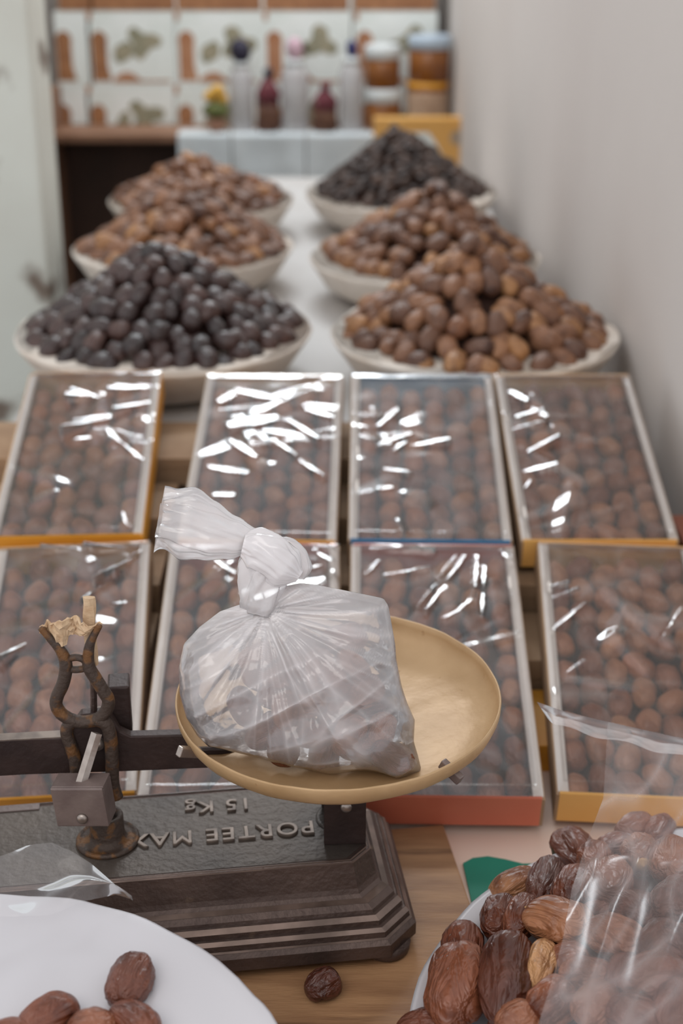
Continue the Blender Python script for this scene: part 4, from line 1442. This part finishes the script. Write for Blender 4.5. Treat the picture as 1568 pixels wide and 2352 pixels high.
# (zoom x, y, length, width, angle in picture, level)
fd = [(905, 768, 325, 232, -12, 1), (1212, 860, 290, 210, -24, 1), (655, 535, 262, 180, 22, 0), (582, 712, 215, 190, 80, 0), (700, 720, 240, 150, 70, 0.6), (830, 530, 330, 165, 70, 0.3), (990, 360, 260, 190, -50, 0),
      (370, 880, 270, 190, 84, 0.2), (362, 1110, 390, 285, 78, 0.8), (625, 1060, 440, 255, 84, 0.6), (808, 985, 240, 150, 80, 0.5), (985, 580, 240, 200, 60, 0.5), (1170, 560, 300, 240, 80, 0.8), (1205, 335, 200, 150, 10, 0), (1345, 385, 220, 180, 100, 0.3),
      (1310, 215, 180, 150, 20, -0.2), (1500, 420, 330, 190, 78, 0.6), (1430, 870, 240, 180, 60, 0.6), (1050, 1040, 260, 190, -10, 0.5), (870, 1200, 270, 220, 30, 0.8), (1410, 1080, 360, 250, 20, 1), (1110, 1210, 260, 210, 40, 0.7),
      (700, 1290, 260, 190, 20, 0.6), (150, 1300, 260, 160, 15, 0), (1310, 1260, 300, 210, -20, 0.8), (1530, 1230, 280, 220, 70, 0.8), (1530, 640, 260, 190, 50, 0.8), (1300, 680, 230, 170, -40, 0.2), (1080, 700, 200, 150, 30, -0.2), (1240, 1050, 240, 180, 70, 0.2), (940, 930, 220, 170, 10, -0.3), (1440, 240, 180, 140, 60, -0.3), (1530, 870, 260, 190, -30, 0.4), (560, 900, 200, 160, 60, -0.4), (1090, 400, 220, 170, 100, 0.1)]
ftint = [0.74, 0.62, 0.80, 0.12, 0.40, 0.02, 0.16, 0.22, 0.42, 0.05, 0.97]
fvar = [0, 3, 6, 2, 4, 5, 8, 7, 1, 5, 0]
fnear = ['pale tan smooth date lying crosswise on the basin heap', 'smooth brown date end to end with the pale crosswise date', 'tan date on the heap edge next to the green cloth',
         'dark red wrinkled date under the tan one by the green cloth', 'brown date wedged between the dark red and the pale crosswise dates', 'nearly black wrinkled date leaning upright behind the pale crosswise date',
         'dark date at the far rim of the heap, by the counter sheet', 'dark reddish date on the rim nearest the wooden board', 'long reddish brown date next to the rim, below the dark reddish one',
         'long blackish wrinkled date lying between two brown ones near the rim', 'small pale yellowish date below the crosswise tan one']
for i, (x, y, ln, wd_, an, lv) in enumerate(fd):
    u, v = z4(x, y)
    q = on_heap(u, v)
    nn = heap_n(q)
    pxm = px_m(q)
    an = math.radians(an)
    scr = VX * math.cos(an) - VD * math.sin(an)
    vd = (q - CAM).normalized()
    tv = scr - vd * (scr.dot(nn) / vd.dot(nn))
    ax = tv.normalized()
    L_ = ln / 2.347 / pxm * min(1.45, max(1.0, tv.length))
    W2 = wd_ / 2.347 / pxm
    mt = K_fore.mtx(q + nn * (-0.003 + 0.008 * lv), ax, nn, L_ * 1.10, W2 / L_ / 0.60)
    dobj = K_fore.single(mt, fnear[i] if i < 11 else 'glossy brown date under or beside the loose clear bag in the large basin', 'date', 'dates heaped in the large white basin', var=fvar[i] if i < 11 else i, tint=ftint[i] if i < 11 else None)
    if i in (0, 1, 5, 6, 7, 11, 14):
        cm = MB().lathe([(0.02, 0.0), (0.10, 0.01), (0.12, 0.035), (0.07, 0.055), (0.03, 0.075), (0.022, 0.12)], 12, Matrix.Rotation(math.pi / 2 * (1 if i % 2 else -1), 4, 'Y') @ Matrix.Translation((0, 0, 0.455)))
        ca = cm.build('calyx', M['calyx'], smooth=True)
        ca.parent = dobj
rest = []
rg = random.Random(9)
for k in range(420):
    x, y = PCX + rg.uniform(-1, 1) * PRR * 0.94, PCY + rg.uniform(-1, 1) * PRR * 0.94
    r = math.hypot(x - PCX, y - PCY)
    if r > PRR * 0.76: continue
    q = Vector((x, y, heap_z(x, y) - rg.uniform(0.030, 0.040)))
    an = rg.uniform(0, 6.28)
    rest.append(K_fore.mtx(q, Vector((math.cos(an), math.sin(an), rg.uniform(-0.3, 0.3))), heap_n(q), rg.uniform(0.042, 0.052)))
K_low = DateKind('under_date', M['d_fore'], 5, 18, 14, 1.0, 0.315, 130)
K_low.tmax = 0.5
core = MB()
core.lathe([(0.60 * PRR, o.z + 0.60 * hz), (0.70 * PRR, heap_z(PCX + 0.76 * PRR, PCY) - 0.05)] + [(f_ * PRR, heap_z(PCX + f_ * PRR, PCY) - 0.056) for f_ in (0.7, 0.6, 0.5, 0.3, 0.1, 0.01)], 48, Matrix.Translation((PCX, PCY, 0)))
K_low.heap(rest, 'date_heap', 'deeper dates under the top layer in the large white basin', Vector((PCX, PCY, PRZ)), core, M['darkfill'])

# loose clear bag over that heap
hem = [(1232, 1612, 1.02), (1290, 1632, 1.02), (1370, 1652, 1.015), (1460, 1672, 1.01), (1540, 1690, 1.005), (1640, 1708, 1.0)]


def sleeve(a, b):
    """a along the hem, b from the hem down over the heap"""
    ua, ub = 1395 + 300 * a, 1240 + 420 * a
    top_u, top_v = 1395 + 300 * a, 1668 + 52 * a
    v = top_v + (2420 - top_v) * b
    lft = [(0, 1395), (0.22, 1385), (0.36, 1345), (0.5, 1312), (0.65, 1292), (0.8, 1262), (1, 1215)]
    for i in range(len(lft) - 1):
        if lft[i][0] <= b <= lft[i + 1][0]:
            f_ = (b - lft[i][0]) / (lft[i + 1][0] - lft[i][0])
            lu = lft[i][1] * (1 - f_) + lft[i + 1][1] * f_
    u = lu + (1720 - lu) * a
    n = noise.noise(Vector((a * 3, b * 3, 4)))
    n2 = ridge(a * 3.2 + b * 1.2, b * 2.2 - a * 1.0, 1.5)
    top = ony(u, v, 1.02 + 0.015 * n)
    hp = on_heap(u, v, 0.034 + 0.006 * n + 0.006 * n2)
    k = min(1, max(0, (b - 0.24) / 0.22))
    k = k * k * (3 - 2 * k)
    q_ = top * (1 - k) + hp * k
    return q_ - ray(u, v) * (0.006 * n2 * (1 - k))


slv = thing('clear_plastic_bag', on_heap(1450, 2100), 'loose clear plastic bag lying open over the glossy date heap', 'plastic bag')
so = MB().grid(sleeve, 70, 150).build('bag_sheet', M['sleeve'], slv, smooth=True)
at = so.data.attributes.new('veil', 'FLOAT', 'POINT')
at.data.foreach_set('value', [min(0.85, 0.11 + 0.07 * noise.noise(Vector((i % 71 / 71 * 5, i // 71 / 150 * 6, 0))) + 0.22 * max(0, ridge(i % 71 / 71 * 4 + i // 71 / 150 * 3, i // 71 / 150 * 4 - i % 71 / 71, 6.5)) ** 4) for i in range(len(so.data.vertices))])  # milkier diagonal bands paint soft streaks of light on the plastic


def hemf(a, b):
    t_ = a * (len(hem) - 1)
    k = min(int(t_), len(hem) - 2)
    f_ = t_ - k
    u = hem[k][0] * (1 - f_) + hem[k + 1][0] * f_
    v = hem[k][1] * (1 - f_) + hem[k + 1][1] * f_
    y = hem[k][2] * (1 - f_) + hem[k + 1][2] * f_
    wv = 36 + 8 * a + 4 * math.sin(a * 20)
    skew = 24 * (1 - min(1, a * 6))
    return ony(u + b * skew, v + b * wv, y + 0.003 * math.sin(a * 17) + 0.004 * math.sin(b * 3.1))


ho = MB().grid(hemf, 80, 8).build('bag_hem', M['sleeve'], slv, smooth=True)
at = ho.data.attributes.new('veil', 'FLOAT', 'POINT')
at.data.foreach_set('value', [0.42 + 0.12 * noise.noise(Vector((i % 81 / 4.0, i // 81 * 0.9, 0))) for i in range(len(ho.data.vertices))])

# ------------------------------------------------------------------ left white plate with a few dates
LX, LY, LR, LZ = -0.298, 0.728, 0.275, 0.838
o = Vector((LX, LY, BT + 0.0008))
hz = LZ - o.z
t = thing('white_tray', o, 'broad white round tray with a few dates in front of the scale', 'tray')


def lw(r, z, a, i):
    n = noise.noise(Vector((math.cos(a) * 6, math.sin(a) * 6, 8)))
    n2 = noise.noise(Vector((math.cos(a) * 30, math.sin(a) * 30, 8)))
    return r * (1 + (0.006 * n + 0.003 * n2) * (r > 0.8 * LR)), z + (0.0015 * n if i > 3 else 0)


MB().lathe([(0.52 * LR, 0), (0.55 * LR, 0), (0.46 * LR, 0.10), (0.60 * LR, hz - 0.034), (0.93 * LR, hz - 0.012), (0.995 * LR, hz - 0.004), (LR, hz - 0.001), (0.99 * LR, hz), (0.95 * LR, hz - 0.003), (0.86 * LR, hz - 0.009), (0.6 * LR, hz - 0.014), (0.3 * LR, hz - 0.016), (0.01, hz - 0.016)], 140, Matrix.Translation(o), lw).build('dish', M['plate'], t, smooth=True)
ldates = [(297, 2254, 128, 98, 72, 'brown date with a milky glint lying alone on the white tray'), (112, 2338, 130, 100, 35, 'brown date lying apart at the near side of the white tray'), (215, 2368, 120, 100, 10, 'brown date between two others on the white tray'), (305, 2352, 125, 95, -30, 'brown date touching the lone date on the white tray'), (20, 2380, 120, 90, 5, 'brown date at the edge of the group on the white tray')]
for i, (u, v, ln, wd_, an, lab) in enumerate(ldates):
    q = onz(u, v, LZ - 0.002)
    s_ = 1 / px_m(q)
    an = math.radians(an)
    scr = VX * math.cos(an) - VD * math.sin(an)
    dv_ = Vector((math.cos(an), math.sin(an) / 0.70, 0))
    tl_ = ln * s_ * min(1.25, dv_.length)
    K_fore.single(K_fore.mtx(q, dv_, (0, 0, 1), tl_, wd_ * s_ / tl_ / 0.64), lab, 'date', 'dates on the white tray', var=i + 2)

# cellophane lying over the tray rim
fp = [(-60, 1990), (0, 1968), (60, 1948), (120, 1940), (165, 1960), (210, 1990), (262, 2035), (306, 2076)]


def lfilm(a, b):
    t_ = a * (len(fp) - 1)
    k = min(int(t_), len(fp) - 2)
    f_ = t_ - k
    u = fp[k][0] * (1 - f_) + fp[k + 1][0] * f_
    v = fp[k][1] * (1 - f_) + fp[k + 1][1] * f_
    top = onz(u, v, LZ + 0.045 - 0.03 * a)
    bot = onz(u - 30 + 20 * a, 2085 + 25 * math.sin(a * 5), LZ + 0.006)
    q_ = top * (1 - b) + bot * b
    q_.z += 0.006 * math.sin(b * 3.14) * math.sin(a * 7 + b * 4) + 0.003 * ridge(a * 3, b * 2, 3)
    return q_


lf = MB().grid(lfilm, 70, 40).build('cellophane_scrap', M['sleeve'], smooth=True, org=onz(100, 2060, LZ))
at = lf.data.attributes.new('veil', 'FLOAT', 'POINT')
at.data.foreach_set('value', [0.10] * len(lf.data.vertices))
tag(lf, 'clear cellophane scrap lying over the rim of the white tray', 'cellophane')

# single dark date on the board by the iron foot
q = onz(741, 2262, BT + 0.012)
K_fore.single(K_fore.mtx(q, Vector((0.8, 0.5, 0.1)), (0, 0, 1), 0.036, 1.25), 'shrivelled dark date lying on the wooden board by the iron base', 'date', var=5, tint=0.02)

# white sack and rust red box at the foot of the plaster wall
a = ony(1556, 1060, 1.72)
t = thing('rust_red_box', (0.498, 1.83, TAB), 'rust red box standing between the date boxes and the plaster wall', 'box')
MB().box((0.480, 1.78, TAB + 0.0005), (0.505, 1.90, 0.800)).build('carton', M['rusty_box'], t, bevel=0.002)
tag(MB().tube([(0.478 - 0.003, 1.62, TAB + 0.001), (0.478, 1.62, TAB + 0.06), (0.482, 1.62, 0.80), (0.486, 1.62, 0.865)], [0.018, 0.024, 0.022, 0.012], 24, flat=2.6, fn=lambda s, an: 1 + 0.05 * math.sin(an * 5 + s * 3)).build('white_sack', M['sack'], smooth=True, org=(0.48, 1.62, TAB)), 'narrow white sack squeezed against the plaster wall', 'sack')
